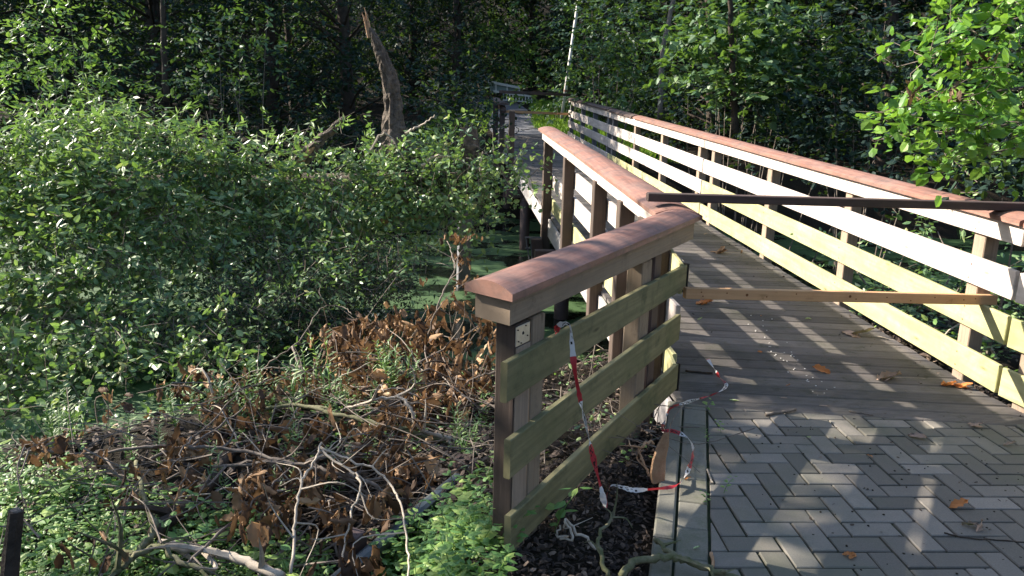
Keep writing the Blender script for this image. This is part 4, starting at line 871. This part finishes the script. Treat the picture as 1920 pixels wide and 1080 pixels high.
# tall dead sapling with leaf tufts
db = branch('dead upright sapling carrying orange-brown leaf tufts beside the wooden railing end', [(800, 640, -.3), (815, 590, -.05), (832, 545, .12), (852, 505, .25), (845, 470, .36), (838, 452, .42)], .009, .004, 'barkgrey', 6,
     CL([(848, 440, .45, .10, 6), (880, 440, .45, .11, 8), (858, 478, .3, .11, 9), (875, 490, .28, .09, 6), (870, 530, .16, .11, 9), (890, 520, .2, .1, 6), (835, 440, .44, .08, 4), (793, 520, .1, .09, 5)]), name='dead_sapling')
def deadtuft(label, pts, sz, n, lab_stem=True, group=None):
    p0 = onz(*pts[0]); root = thing('dead_shrub', (p0[0], p0[1], float(hfun(p0[0], p0[1]))), label, 'dead shrub', group); m_ = MB()
    for q in pts:
        p = onz(*q); b = np.array([p0[0], p0[1], float(hfun(p0[0], p0[1]))]) + rng.normal(0, .08, 3); m_.tube(smoothline([b, (b + p) / 2 + rng.normal(0, .06, 3), p], 4), .007, .003, 4, caps=False)
    m_.build('stems', M['barkgrey'], root); withered(root, [(*onz(*q), sz, n) for q in pts])
deadtuft('wide orange-brown clump of wilted oak leaves behind the pile, left half', [(620, 640, -.3), (650, 615, -.25), (690, 600, -.2), (730, 600, -.2), (640, 660, -.3), (680, 640, -.28), (600, 620, -.3), (720, 650, -.28), (665, 600, -.2), (700, 620, -.2)], .16, 10)
deadtuft('wide orange-brown clump of wilted oak leaves behind the pile, right half', [(760, 610, -.2), (790, 640, -.25), (770, 660, -.25), (810, 630, -.22), (740, 580, -.12), (800, 580, -.1), (830, 600, -.1), (850, 640, -.2), (780, 600, -.15), (820, 665, -.25)], .16, 9)
deadtuft('dark brown wilted leaves just behind the front end of the railing', [(860, 570, -.05), (885, 590, -.05), (900, 620, -.1), (870, 640, -.15), (890, 670, -.2), (910, 690, -.25), (850, 700, -.25), (900, 740, -.3), (930, 640, -.1), (840, 560, 0)], .14, 8)
deadtuft('rusty brown wilted leaves at the left edge of the pile over the duckweed', [(200, 740, -.4), (205, 765, -.38), (60, 830, -.3), (100, 830, -.3), (130, 820, -.3), (300, 760, -.42), (290, 785, -.4), (170, 800, -.35)], .12, 6)
deadtuft('scattered wilted leaves hanging low around the lower left of the pile', [(180, 1010, -.15), (130, 1020, -.15), (200, 1040, -.15), (330, 930, -.15), (240, 915, -.15), (370, 900, -.18), (280, 880, -.18), (210, 940, -.18)], .10, 4)
deadtuft('large curled brown leaves standing at the bottom centre of the pile', [(515, 960, -.1), (510, 945, -.1), (645, 1050, -.12), (700, 930, -.12), (720, 935, -.12), (745, 920, -.12), (615, 935, -.12), (640, 985, -.1), (685, 1060, -.15)], .15, 6)
deadtuft('brown wilted leaves hanging in the middle of the pile', [(590, 800, -.2), (640, 805, -.2), (700, 830, -.18), (730, 850, -.18), (760, 860, -.18), (700, 800, -.15), (540, 820, -.2), (470, 795, -.22), (570, 840, -.18), (820, 870, -.2), (760, 890, -.2)], .15, 7)
# further dead boughs and wilted clusters of the pile
GB = 'small dead boughs heaped in the branch pile'; LBB = 'small dead bough with wilted brown leaves in the branch pile'
for i in range(44):
    px, py = rng.uniform(330, 920), rng.uniform(690, 1000)
    if py > 1010 - max(0, px - 600) * .85: continue
    p = onz(px, py, -.3); h0 = float(hfun(p[0], p[1])); d = nrm(rng.normal(0, 1, 3) * [1, .6, .1]); L = rng.uniform(.35, .8); q0 = np.array([p[0], p[1], h0 + rng.uniform(.02, .12)])
    P = np.array([q0 - d * L * .5, q0 + [0, 0, rng.uniform(.05, .2)], q0 + d * L * .5 + [0, 0, rng.uniform(0, .25)]]); root = thing('dead_bough', q0, LBB, 'branch', GB); m_ = MB()
    Q = smoothline(P, 6, .006); m_.tube(Q, rng.uniform(.005, .011), .0025, 6, .2); m_.build('limb', M[('barkgrey', 'barkdark', 'barkpale', 'barkgrey')[i % 4]], root, True)
    withered(root, [(*(Q[j] + [0, 0, -.01]), rng.uniform(.09, .15), rng.integers(4, 9)) for j in rng.integers(2, len(Q), 3)])
deadtuft('brown wilted oak leaves massed low behind the pile, nearest the railing', [(rng.uniform(700, 930), rng.uniform(600, 780), -.3 + rng.uniform(0, .12)) for _ in range(26)], .165, 8)
deadtuft('brown wilted oak leaves massed low behind the centre of the pile', [(rng.uniform(590, 760), rng.uniform(600, 740), -.34 + rng.uniform(0, .12)) for _ in range(22)], .165, 8)
# many fine loose twigs of the pile
m_ = MB()
for i in range(300):
    x, y = rng.uniform(20, 930), rng.uniform(620, 1075)
    if x < 400 and y < 820: continue
    p = onz(x, y, -.33); z = float(hfun(p[0], p[1])) + rng.uniform(.02, .30); p[2] = z; d = nrm(rng.normal(0, 1, 3) * [1, .7, .25]); L = rng.uniform(.1, .45)
    m_.tube(smoothline([p - d * L, p + rng.normal(0, .03, 3), p + d * L + rng.normal(0, .05, 3)], 3), rng.uniform(.002, .0055), .0012, 4, caps=False)
tag(m_.build('twig_litter', M['barkgrey']), 'tangle of fine loose twigs lying through the branch pile', 'twigs', kind='stuff')
# branches on the soil between wing railing and kerb
rng = np.random.default_rng(31)
branch('mossy forked branch creeping from the soil over the kerb at the bottom edge', [(1165, 1080, .02), (1200, 1050, .04), (1255, 1045, .06), (1290, 1050, .05), (1330, 1068, .04), (1400, 1090, .03)], .014, .012, 'barkmoss', 3, tl=.12)
branch('short mossy arm joining the forked branch on the kerb', [(1228, 1012, .05), (1250, 1032, .06), (1268, 1045, .06)], .008, .011, 'barkmoss', 1, tl=.08)
branch('forked bare stick standing in the soil under the lowest green board', [(1140, 1080, 0), (1128, 1040, .03), (1122, 1005, .07), (1145, 975, .1), (1150, 960, .12)], .009, .005, 'barkmoss', 4, tl=.12)
branch('pale thin hooked twig arching from the green boards down to the soil', [(1050, 985, .05), (1045, 1005, .02), (1075, 1010, .04), (1060, 975, .1), (1085, 1000, .05), (1118, 1030, .0)], .004, .006, 'barkpale', 2, tl=.1)
branch('brown looping root beside the split bark piece at the kerb', [(1222, 900, 0), (1208, 870, .03), (1198, 845, .06), (1215, 830, .07), (1225, 832, .05)], .006, .007, 'heart', 2, tl=.1)
bk = thing('bark_piece', onz(1240, 860, .02), 'split tan piece of bark leaning upright against the kerb', 'bark')
m_ = MB(); pr = []
for x, y, z, wd in ((1234, 905, .0, .030), (1233, 885, .03, .034), (1236, 860, .07, .030), (1243, 835, .10, .026), (1250, 812, .13, .012)):
    c = atY(x, y, 3.08); pr.append(np.array([c + np.array([math.cos(a) * wd, math.sin(a) * wd * .35, .006 * math.sin(3 * a)]) for a in np.linspace(0, 2 * math.pi, 10, endpoint=False)]))
m_.loft(pr); m_.build('slab', M['heart'], bk)

# litter on soil
def litter(name, n, cond, z0, ls, label, mat='litter', lift=.015, cat_='litter'):
    P = []
    while len(P) < n:
        x, y = cond(); P.append((x, y))
    P = np.array(P); z = hfun(P[:, 0], P[:, 1]) if z0 is None else np.full(n, z0); P = np.c_[P, z + rng.uniform(0, lift, n)]
    A = rng.normal(0, 1, (n, 3)) * [1, 1, .25]; Nn = rng.normal(0, .45, (n, 3)) + [0, 0, 1]; L = ls * rng.uniform(.3, 1.2, n)
    return tag(leafmesh(name, P, A, Nn, L, L * rng.uniform(.2, .7, n), M[mat], droop=.3), label, cat_, kind='stuff')
def soilstrip():
    u = rng.uniform(-.6, 1.9); o = rng.uniform(-.7, .3); p = W0 + WD * u + WN * o
    while (p[:2] - (KT - KN * .22)) @ KN > 0 or p[1] > 4.0:
        u = rng.uniform(-.6, 1.9); o = rng.uniform(-.7, .3); p = W0 + WD * u + WN * o
    return p[0], p[1]
litter('leaf_litter', 6500, soilstrip, None, .034, 'dark bark chips and dead leaves on the soil under the flared railing', lift=.04)
def understrip():
    return rng.uniform(-.5, 1.5), rng.uniform(3.3, 6.4)
litter('leaf_litter', 5200, understrip, None, .055, 'dark dead leaves on the bank under the start of the bridge', lift=.08)
m_ = MB()
for i in range(150):
    x, y = rng.uniform(-.3, 1.0), rng.uniform(3.2, 6.2); p = np.array([x, y, float(hfun(x, y)) + rng.uniform(.01, .22)]); d = nrm(rng.normal(0, 1, 3) * [1, 1, .3]); L = rng.uniform(.1, .3)
    m_.tube(smoothline([p - d * L, p + rng.normal(0, .03, 3), p + d * L], 3), rng.uniform(.002, .006), .0012, 4, caps=False)
tag(m_.build('twig_litter', M['barkgrey']), 'dry twigs heaped on the dark bank behind the flared railing', 'twigs', kind='stuff')
def railstrip():
    s_ = rng.uniform(-1.2, 4.2); t = rng.uniform(.03, 1.2) if rng.random() < .6 else rng.uniform(-.02, .3); p = A0 + BD * s_ + BR * t; return p[0], p[1]
litter('leaf_litter', 3800, railstrip, None, .06, 'brown leaf litter on the soil behind the right railing', lift=.06)
def edgestrip():
    s_ = rng.uniform(-1.0, 1.9) ** 1; t = -.0 + abs(rng.normal(0, .055)) + (-.0 if s_ > -.35 else -.05); p = A0 + BD * s_ + BR * t; return p[0], p[1]
o = litter('leaf_litter', 700, edgestrip, None, .05, 'pale dead leaves caught along the foot of the right railing', mat='litter', lift=.16)
def pile():
    x, y = rng.uniform(0, 960), rng.uniform(700, 1080); p = onz(x, y, -.36); return p[0], p[1]
litter('leaf_litter', 3600, pile, None, .07, 'dark dead leaves covering the ground under the branch pile', lift=.05)
litter('leaf_litter', 240, lambda: tuple(BF(rng.uniform(5.5, 17), rng.uniform(-1.85, .0) , 0)[:2]), 0, .07, 'x')
o = S.collection.objects[-1]
vv = np.zeros(len(o.data.vertices) * 3, np.float32); o.data.vertices.foreach_get('co', vv); vv = vv.reshape(-1, 3); s_ = (vv - A0) @ BD; vv[:, 2] += .0515 * s_ + .002; o.data.vertices.foreach_set('co', vv.ravel()); o.data.update()
o['label'] = 'dark fallen leaves scattered over the far half of the bridge deck'
def ds_():
    s_ = rng.uniform(-.3, 5); t = rng.uniform(-1.8, 0) if rng.random() < .4 else -abs(rng.normal(0, .12)); p = A0 + BD * s_ + BR * t; return p[0], p[1]
o = litter('leaf_litter', 260, ds_, 0, .022, 'tiny brown leaf crumbs scattered over the near half of the bridge deck', mat='litter')
vv = np.zeros(len(o.data.vertices) * 3, np.float32); o.data.vertices.foreach_get('co', vv); vv = vv.reshape(-1, 3); s_ = (vv - A0) @ BD; vv[:, 2] += .0515 * s_ + .004; o.data.vertices.foreach_set('co', vv.ravel()); o.data.update()
litter('leaf_litter', 170, lambda: (rng.uniform(1.1, 2.75), rng.uniform(1.5, 3.95)), .002, .02, 'tiny brown leaf crumbs scattered over the paving', lift=.003)
m_ = MB(); 
def scat(n, f, r):
    for i in range(n):
        p = f(); m_.box(np.array(p), rng.uniform(.5, 1.5) * r, rng.uniform(.5, 1.5) * r, r * .6, .0006, rng.uniform(0, 3))
scat(160, lambda: (*( (lambda x, y: (x, y))(rng.uniform(1.2, 2.6), rng.uniform(1.4, 3.8))), .001), .006)
tag(m_.build('soil_crumbs', M['soil']), 'tiny dark crumbs of soil sprinkled on the paving', 'crumbs', kind='stuff')
m_ = MB()
for i in range(46):
    t = rng.random(); x = 1400 + 170 * t + rng.normal(0, 14); y = 600 + 160 * t + rng.normal(0, 12); p = onslope(x, y); m_.box(p + [0, 0, .003], .006, .009, .004, .001, rng.uniform(0, 3))
tag(m_.build('pale_seeds', M['white']), 'line of tiny pale seeds scattered on the near deck', 'seeds', kind='stuff')

# individual dry leaves and sticks on deck and paving
rng = np.random.default_rng(77)
mo = leafm('leaf_orange', [(0, (.40, .14, .04)), (1, (.58, .24, .08))], .6, .2, (.5, .2, .05), .3)
mg = leafm('leaf_pale_green', [(0, (.35, .45, .22)), (1, (.5, .58, .3))], .6, .2)
mp_ = leafm('leaf_grey_brown', [(0, (.20, .13, .10)), (1, (.36, .25, .19))], .7, .1)
def dry(px, py, sz, ang, mat, label, n=1, deck=True, curl=1.0, stem=False, lift=.006):
    p = onslope(px, py) if deck else onz(px, py, 0); p = p + [0, 0, lift]; V, F = [], []
    for i in range(n):
        a = ang + rng.normal(0, .5) * (n > 1); A = np.array([math.cos(a), math.sin(a), .12 * curl]); Nn = np.array([rng.normal(0, .3) * curl, rng.normal(0, .3) * curl, -1.0])
        leafsheet(p + rng.normal(0, sz * .25, 3) * [1, 1, .05] * (n > 1) - A * sz / 2 * [1, 1, 0], A, Nn, sz, sz * .55, 0, (V, F))
    V = np.array(V); zz = (0.0515 * np.maximum((V - A0) @ BD, -.08) if deck else 0) + .003; V[:, 2] = np.maximum(V[:, 2], zz)
    root = thing('dry_leaf', p, label, 'leaf'); make('blade', V, np.array(F), mat, root, smooth=True)
    if stem: m2 = MB(); d = np.array([math.cos(ang), math.sin(ang), 0]); m2.tube([p + [0, 0, .006], p + d * sz * .9 + [0, 0, .01], p + d * sz * 1.5 + [0, 0, .004]], .002, .001, 4); m2.build('stalk', M['barkpale'], root)
dry(1540, 698, .11, 2.6, mo, 'bright orange curled leaf alone on the ridged boards near the paving', curl=1.6)
dry(1318, 571, .12, .2, mo, 'orange-brown crumpled leaf bunch on the deck just below the tan bar', n=3)
dry(1355, 476, .14, .1, M['leafbrown'], 'pinkish brown shredded leaf and twig bunch on the deck beyond the tan bar', n=4, stem=True)
dry(1390, 475, .07, 1.2, M['leafbrown'], 'small red-brown leaf right of the shredded bunch near the deck edge')
dry(1612, 628, .16, -.7, mp_, 'mauve-brown leaf with a long pale stalk near the right edge of the deck', stem=True, n=2)
dry(1663, 711, .16, .0, mp_, 'grey-brown flattened leaf with a stalk pointing up the bridge', stem=True, n=2)
dry(1788, 725, .10, .5, mo, 'reddish crumpled leaves at the foot of the near right post', n=4)
dry(1798, 953, .085, .05, mo, 'rolled orange leaf lying on the paving at right', deck=False, curl=2.5)
dry(1827, 985, .075, .8, mp_, 'pale upturned crumpled leaf on the paving at right', deck=False, n=2, curl=3)
dry(1720, 822, .09, -.5, mp_, 'dark thin curled leaf on the paving right of the middle', deck=False, curl=2)
dry(1828, 801, .07, .2, mp_, 'dark crumpled leaf on the paving close to the right border', deck=False, n=2, curl=2)
dry(1893, 838, .06, -.2, mp_, 'grey curled leaf at the far right of the paving', deck=False, curl=2)
dry(1631, 857, .035, -1, mo, 'tiny orange leaf in the middle of the paving', deck=False)
dry(1516, 823, .03, -1, mg, 'tiny cream leaf on the paving near the stick', deck=False)
dry(1290, 900, .035, .3, mo, 'small orange leaf on the kerb stones beside the trailing tape', deck=False)
dry(1516, 599, .05, .1, mg, 'flat pale green leaf on the deck under the tan bar')
dry(1312, 601, .04, .1, mg, 'round yellowish leaf on the deck at the left, below the tan bar')
dry(1376, 754, .06, .1, mg, 'slim pale green leaf on the last ridged board')
dry(1425, 661, .035, -.3, mo, 'small tan sliver of leaf in the middle of the deck')
dry(1478, 725, .03, .1, mo, 'small orange fragment on the ridged boards left of the big orange leaf')
dry(1427, 593, .03, 1.1, mo, 'small brown leaf standing on edge left of the pale green leaf')
dry(1470, 749, .04, -.2, mp_, 'little pinkish leaf on the ridged boards above the stick')
dry(1544, 766, .05, 0, mp_, 'flat tan leaf at the seam between deck and paving')
dry(1323, 440, .05, .3, mp_, 'small tan leaf on the deck beyond the shredded bunch')
dry(1595, 1040, .05, .4, mo, 'small brown leaf near the bottom edge of the paving', deck=False, n=2)
dry(1306, 1030, .03, .4, mg, 'small yellow leaf on the square border stones at the bottom', deck=False)
def stick(pts, r, mat, label, deck=True):
    P = [ (onslope(*q) if deck else onz(*q, 0)) + [0, 0, r] for q in pts]; m2 = MB(); m2.tube(smoothline(P, 4, .001), r, r * .8, 8, .35); tag(m2.build('stick', mat, None, True), label, 'stick')
stick([(1436, 781), (1455, 777), (1475, 775), (1492, 771)], .009, M['barkgrey'], 'short knobbly grey-brown stick on the first row of pavers', False)
stick([(1285, 697), (1310, 700), (1336, 702)], .008, M['barkdark'], 'black stick on the deck left of the tape end')
stick([(1592, 772), (1615, 776), (1637, 780)], .004, M['barkgrey'], 'thin twig on the pavers right of the knobbly stick', False)
stick([(1326, 882), (1332, 900), (1337, 907)], .005, M['barkpale'], 'small pale twig wedged in the joint beside the border stones', False)
stick([(1333, 1040), (1336, 1055), (1335, 1070)], .007, M['heart'], 'short red-brown wood chip in the joint at the bottom edge', False)
stick([(1770, 1000), (1800, 1008), (1850, 1013), (1925, 1018)], .003, M['barkdark'], 'long thin dark twig at the right edge of the paving', False)

# ------------------------------------------------------------------ plants
rng = np.random.default_rng(55); random.seed(55)
def plant_variant(kind, h, npair, ls, wr, mat, lanceo=False):
    root = thing('young_plant', (0, 0, 0), '', 'plant'); m_ = MB(); bend = rng.normal(0, .12 * h, 2)
    st = [np.array([bend[0] * t * t, bend[1] * t * t, h * t - .02]) for t in np.linspace(0, 1, 5)]; m_.tube(st, .0025 + .006 * h, .0015, 4, caps=False); m_.build('stem', M['leafherb'], root)
    P, A, Nn, L = [], [], [], []
    for i in range(npair):
        t = (.25 if not lanceo else .1) + (.75 if not lanceo else .9) * i / max(1, npair - 1); a0 = i * (1.57 if not lanceo else 2.4) + rng.normal(0, .2)
        for k in range(2 if not lanceo else 2):
            a = a0 + k * math.pi; up = .25 if not lanceo else .75; p = np.array([bend[0] * t * t, bend[1] * t * t, h * t]); d = np.array([math.cos(a), math.sin(a), up + rng.normal(0, .15)])
            P.append(p + (nrm(d) * ls * .25 if not lanceo else 0)); A.append(d); Nn.append(np.array([-math.cos(a) * .4, -math.sin(a) * .4, 1]) + rng.normal(0, .15, 3)); L.append(ls * (1.05 - .5 * t if lanceo else .75 + .5 * math.sin(3 * t)) * rng.uniform(.8, 1.15))
    L = np.array(L); leafmesh('leaves', np.array(P), np.array(A), np.array(Nn), L, L * wr, M[mat], root, droop=.22); return root
pv = [plant_variant('n', .18, 4, .055, .62, 'leafherb'), plant_variant('n', .13, 3, .06, .7, 'leafherb'), plant_variant('n', .22, 6, .05, .5, 'leafherb'), plant_variant('w', .34, 13, .075, .22, 'leafwillow', True), plant_variant('w', .26, 11, .06, .25, 'leafwillow', True)]
used_ = set()
def pl(vi, x, y, z, rz, sc, label, group):
    v = pv[vi]
    if vi in used_:
        r = v.copy(); S.collection.objects.link(r)
        for ch in v.children: c = ch.copy(); S.collection.objects.link(c); c.parent = r
    else: r = v; used_.add(vi)
    r.location = (x, y, z); r.rotation_euler = (rng.normal(0, .1), rng.normal(0, .1), rz); r.scale = (sc, sc, sc); r['label'] = label; r['group'] = group; r['category'] = 'plant'; return r
def onground(px, py):
    z = -.3
    for _ in range(12): p = onz(px, py, z); z = float(hfun(p[0], p[1]))
    return p[0], p[1], z
G1 = 'seedlings beside the near railing'; L1 = 'small fresh green seedling in the patch between the edging board and the near railing'
for i in range(26):
    px, py = rng.uniform(740, 930), rng.uniform(1060, 1190)
    x, y, z = onground(px, py); pl(rng.integers(0, 3), x, y, z, rng.uniform(0, 6), rng.uniform(.5, .85), L1, G1)
cnt = 0
while cnt < 90:
    px, py = rng.uniform(700, 1010), rng.uniform(850, 1120)
    if px < 960 - (py - 830) * 1.15 or px > 975 or (px > 880 and (py < 1000 or py > 1045)): continue
    x, y, z = onground(px, py); pl(rng.integers(0, 3), x, y, z, rng.uniform(0, 6), rng.uniform(.6, 1.0), L1, G1); cnt += 1
G2 = 'seedlings in the lower left corner'; L2 = 'small fresh green plant in the leafy lower left corner of the photo'
for i in range(95):
    px, py = rng.uniform(-20, 560), rng.uniform(860, 1120)
    if py < 870 + px * .25: continue
    x, y, z = onground(px, py); pl(rng.integers(0, 3), x, y, z, rng.uniform(0, 6), rng.uniform(.65, 1.15), L2, G2)
G3 = 'plants growing up through the branch pile'; L3 = 'narrow-leaved green plant growing up through the dead branches'
for px, py, sc in ((570, 745, 1.5), (585, 735, 1.7), (600, 755, 1.4), (555, 760, 1.4), (575, 770, 1.3), (590, 720, 1.6), (730, 745, 1.2), (755, 750, 1.2), (715, 740, 1.1), (740, 765, 1.2), (775, 755, 1.0), (440, 800, 1.1), (470, 790, 1.2), (495, 800, 1.2), (510, 780, 1), (460, 810, 1), (425, 800, 1), (640, 770, .9), (665, 800, .8), (880, 840, .9), (610, 790, .9), (130, 830, 1.0), (150, 820, 1), (110, 845, .9), (350, 770, 1), (330, 790, 1), (860, 850, .8), (900, 810, .8), (380, 800, .9), (300, 870, .8), (540, 880, .8), (620, 930, .8), (700, 870, .7), (420, 940, .8), (250, 860, .8), (560, 950, .8), (800, 790, 1), (700, 710, 1.1), (650, 720, 1.2)):
    for k in range(3):
        x, y, z = onground(px + rng.normal(0, 14), py + rng.normal(0, 8)); pl(rng.integers(3, 5), x, y, z, rng.uniform(0, 6), sc * rng.uniform(.85, 1.1), L3, G3)
for px, py, sc, lb in ((1170, 865, .5, 'tiny green plant in the soil beside the split bark piece'), (1040, 1000, 1.1, 'green plant reaching through the lowest green boards'), (1352, 812, .35, 'tiny weed in the paver joint near the border stones, upper one'), (1328, 830, .3, 'tiny weed in the gap between border stones and pavers, middle one'), (1357, 925, .4, 'tiny yellow weed in a paver joint left of the sunlit patch'), (1327, 945, .3, 'tiny weed in the gap between border stones and pavers, lowest one'), (1325, 765, .4, 'single seedling sprouting between deck and pavers beside the tape')):
    x, y, z = (onground(px, py) if px < 1200 else tuple(onz(px, py, 0))); r = pl(int(rng.integers(0, 3)), x, y, z, rng.uniform(0, 6), sc, lb, None) if False else pl(int(rng.integers(0, 3)), x, y, z, rng.uniform(0, 6), sc, lb, 'x'); del r['group']; r.name = 'weed'
def groundcover(name, n, f, ls, label, mat='leafherb', hmax=.12, kind='oval', wr=.6):
    P = np.array([f() for _ in range(n)]); z = hfun(P[:, 0], P[:, 1]); P = np.c_[P, z + rng.uniform(0, hmax, n)]
    A = rng.normal(0, 1, (n, 3)) * [1, 1, .3] + [0, 0, .15]; Nn = rng.normal(0, .35, (n, 3)) + [0, 0, 1]; L = ls * rng.uniform(.5, 1.2, n)
    return tag(leafmesh(name, P, A, Nn, L, L * wr, M[mat], kind=kind), label, 'ground cover', kind='stuff')
def f1():
    while True:
        px, py = rng.uniform(-40, 620), rng.uniform(820, 1130)
        if py > 850 + px * .3: p = onground(px, py); return p[0], p[1]
groundcover('ground_cover', 9000, f1, .027, 'fine green ground cover in the lower left corner', hmax=.10)
def f2():
    while True:
        px, py = rng.uniform(640, 955), rng.uniform(830, 1130)
        if px > 965 - (py - 830) * 1.15: p = onground(px, py); return p[0], p[1]
groundcover('ground_cover', 1500, f2, .036, 'fresh green ground cover along the near railing', hmax=.07)
def f3(): s_ = rng.uniform(-1.5, 5); p = A0 + BD * s_ + BR * (.25 + abs(rng.normal(0, 1.6))); return p[0], p[1]
groundcover('ground_cover', 5200, f3, .055, 'dark green ground cover on the bank behind the right railing', 'leafivy', .14)
def f4(): p = onz(rng.uniform(420, 940), rng.uniform(640, 900), -.5); return p[0], p[1]
groundcover('ground_cover', 1300, f4, .04, 'green ground cover glimpsed between the dead branches', 'leafherb', .1)
groundcover('ground_cover', 500, lambda: (rng.uniform(-.3, .9), rng.uniform(3.4, 6.4)), .045, 'sparse weeds on the bank under the start of the bridge', 'leafivy', .12)
def f5(): p = onz(rng.uniform(-60, 420), rng.uniform(690, 850), -.7); return p[0], p[1]
groundcover('ground_cover', 3600, f5, .06, 'dark waterside plants at the left edge below the ivy', 'leafivy', .22)
def f6(): return rng.uniform(3.2, 12), rng.uniform(4, 12)
groundcover('ground_cover', 5000, f6, .08, 'shady undergrowth on the right bank beyond the railing', 'leafwood', .25)

# ------------------------------------------------------------------ alder at right
al = thing('alder', (5.6, 4.9, -.1), 'sunlit alder with round bright green leaves reaching in from the right edge', 'tree')
m_ = MB(); m_.tube(smoothline([(5.6, 4.9, -.3), (5.5, 4.8, 1.5), (5.2, 4.6, 3), (5.0, 4.5, 5)], 4), .13, .06, 10, .1); tips = []
CLS = [(1740, 110, 3.9), (1780, 80, 4), (1830, 60, 4.1), (1880, 40, 4.2), (1800, 130, 3.9), (1860, 120, 4.0), (1910, 100, 4.1), (1760, 20, 4.2), (1850, -10, 4.2), (1700, 200, 3.8), (1740, 190, 3.8), (1790, 190, 3.9), (1850, 180, 4), (1910, 170, 4), (1720, 250, 3.8), (1770, 250, 3.9), (1830, 240, 3.9), (1900, 230, 4), (1780, 300, 3.9), (1850, 290, 4), (1910, 280, 4), (1960, 200, 4.1), (1960, 60, 4.2)]
AL = []
for i, c in enumerate(CLS):
    p = atY(*c); b0 = np.array([5.3, 4.7, p[2] + .1 + .2 * ((i % 5) / 5)])
    if i % 3 == 0: m_.tube(smoothline([b0, b0 * .5 + p * .5 + [0, 0, .12], p], 5, .008), .016, .004, 5)
    k = 12; O = p + [.03, 0, .03] + rng.normal(0, 1, (k, 3)) * [.07, .12, .06]; D = rng.normal(0, .5, (k, 3)) + [-.4, -.1, -.02]
    AL.append(sprays(O, D, rng.uniform(.10, .2, k), 5, .064, .82, upn=.9, jit=.4))
    for j in range(0, k, 2): m_.tube([p, O[j], O[j] + nrm(D[j]) * .15], .003, .0015, 3, caps=False)
m_.build('trunk', M['barkgrey'], al, True); P, A, Nn, L, W = cat(*AL); leafmesh('foliage', P, A, Nn, L, W, M['leafalder'], al)
withered(al, [(*atY(*c), .07, 5) for c in ((1700, 160, 3.8), (1715, 170, 3.8), (1780, 175, 3.8), (1830, 110, 3.9), (1790, 165, 3.8), (1850, 100, 3.9))])
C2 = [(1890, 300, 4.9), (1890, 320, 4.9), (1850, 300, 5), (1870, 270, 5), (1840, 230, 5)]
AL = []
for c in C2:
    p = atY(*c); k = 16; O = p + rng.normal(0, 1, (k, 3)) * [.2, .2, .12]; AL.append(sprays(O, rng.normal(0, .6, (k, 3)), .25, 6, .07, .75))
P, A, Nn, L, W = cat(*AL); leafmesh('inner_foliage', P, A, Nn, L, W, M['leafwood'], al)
fn = bush('fern', 'single pale fern-like weed above the handrail at the right edge', [tuple(atY(1880, 372, 5.2)), tuple(atY(1910, 380, 5.2))], .05, 6, 'leafwillow', 'dia', .3, base=-.2, cat_='plant', nl=10, rad=(.1, .1, .04))
# dead plants behind right railing
bush('bush', 'low tangled weeds with pale stalks behind the near right post', [tuple(BF(s_, t, h)) for s_, t, h in ((-.2, .6, .3), (.3, .7, .25), (.8, .6, .15), (-.5, .9, .45), (1.3, .8, .1), (-.1, 1.1, .4))], .06, 14, 'leafherb', 'oval', .55, base=-.1, rad=(.2, .2, .12), stemmat='barkpale')
bush('bush', 'green weeds seen between the rails behind the middle right posts', [tuple(BF(s_, t, h)) for s_, t, h in ((1.8, 1.0, .15), (2.4, .9, .05), (3.0, 1.1, .1), (3.6, 1.2, 0), (2.2, 1.6, .3), (3.2, 1.9, .3), (1.6, 1.8, .4))], .075, 20, 'leafivy', 'oval', .6, base=-.3, rad=(.28, .28, .15))
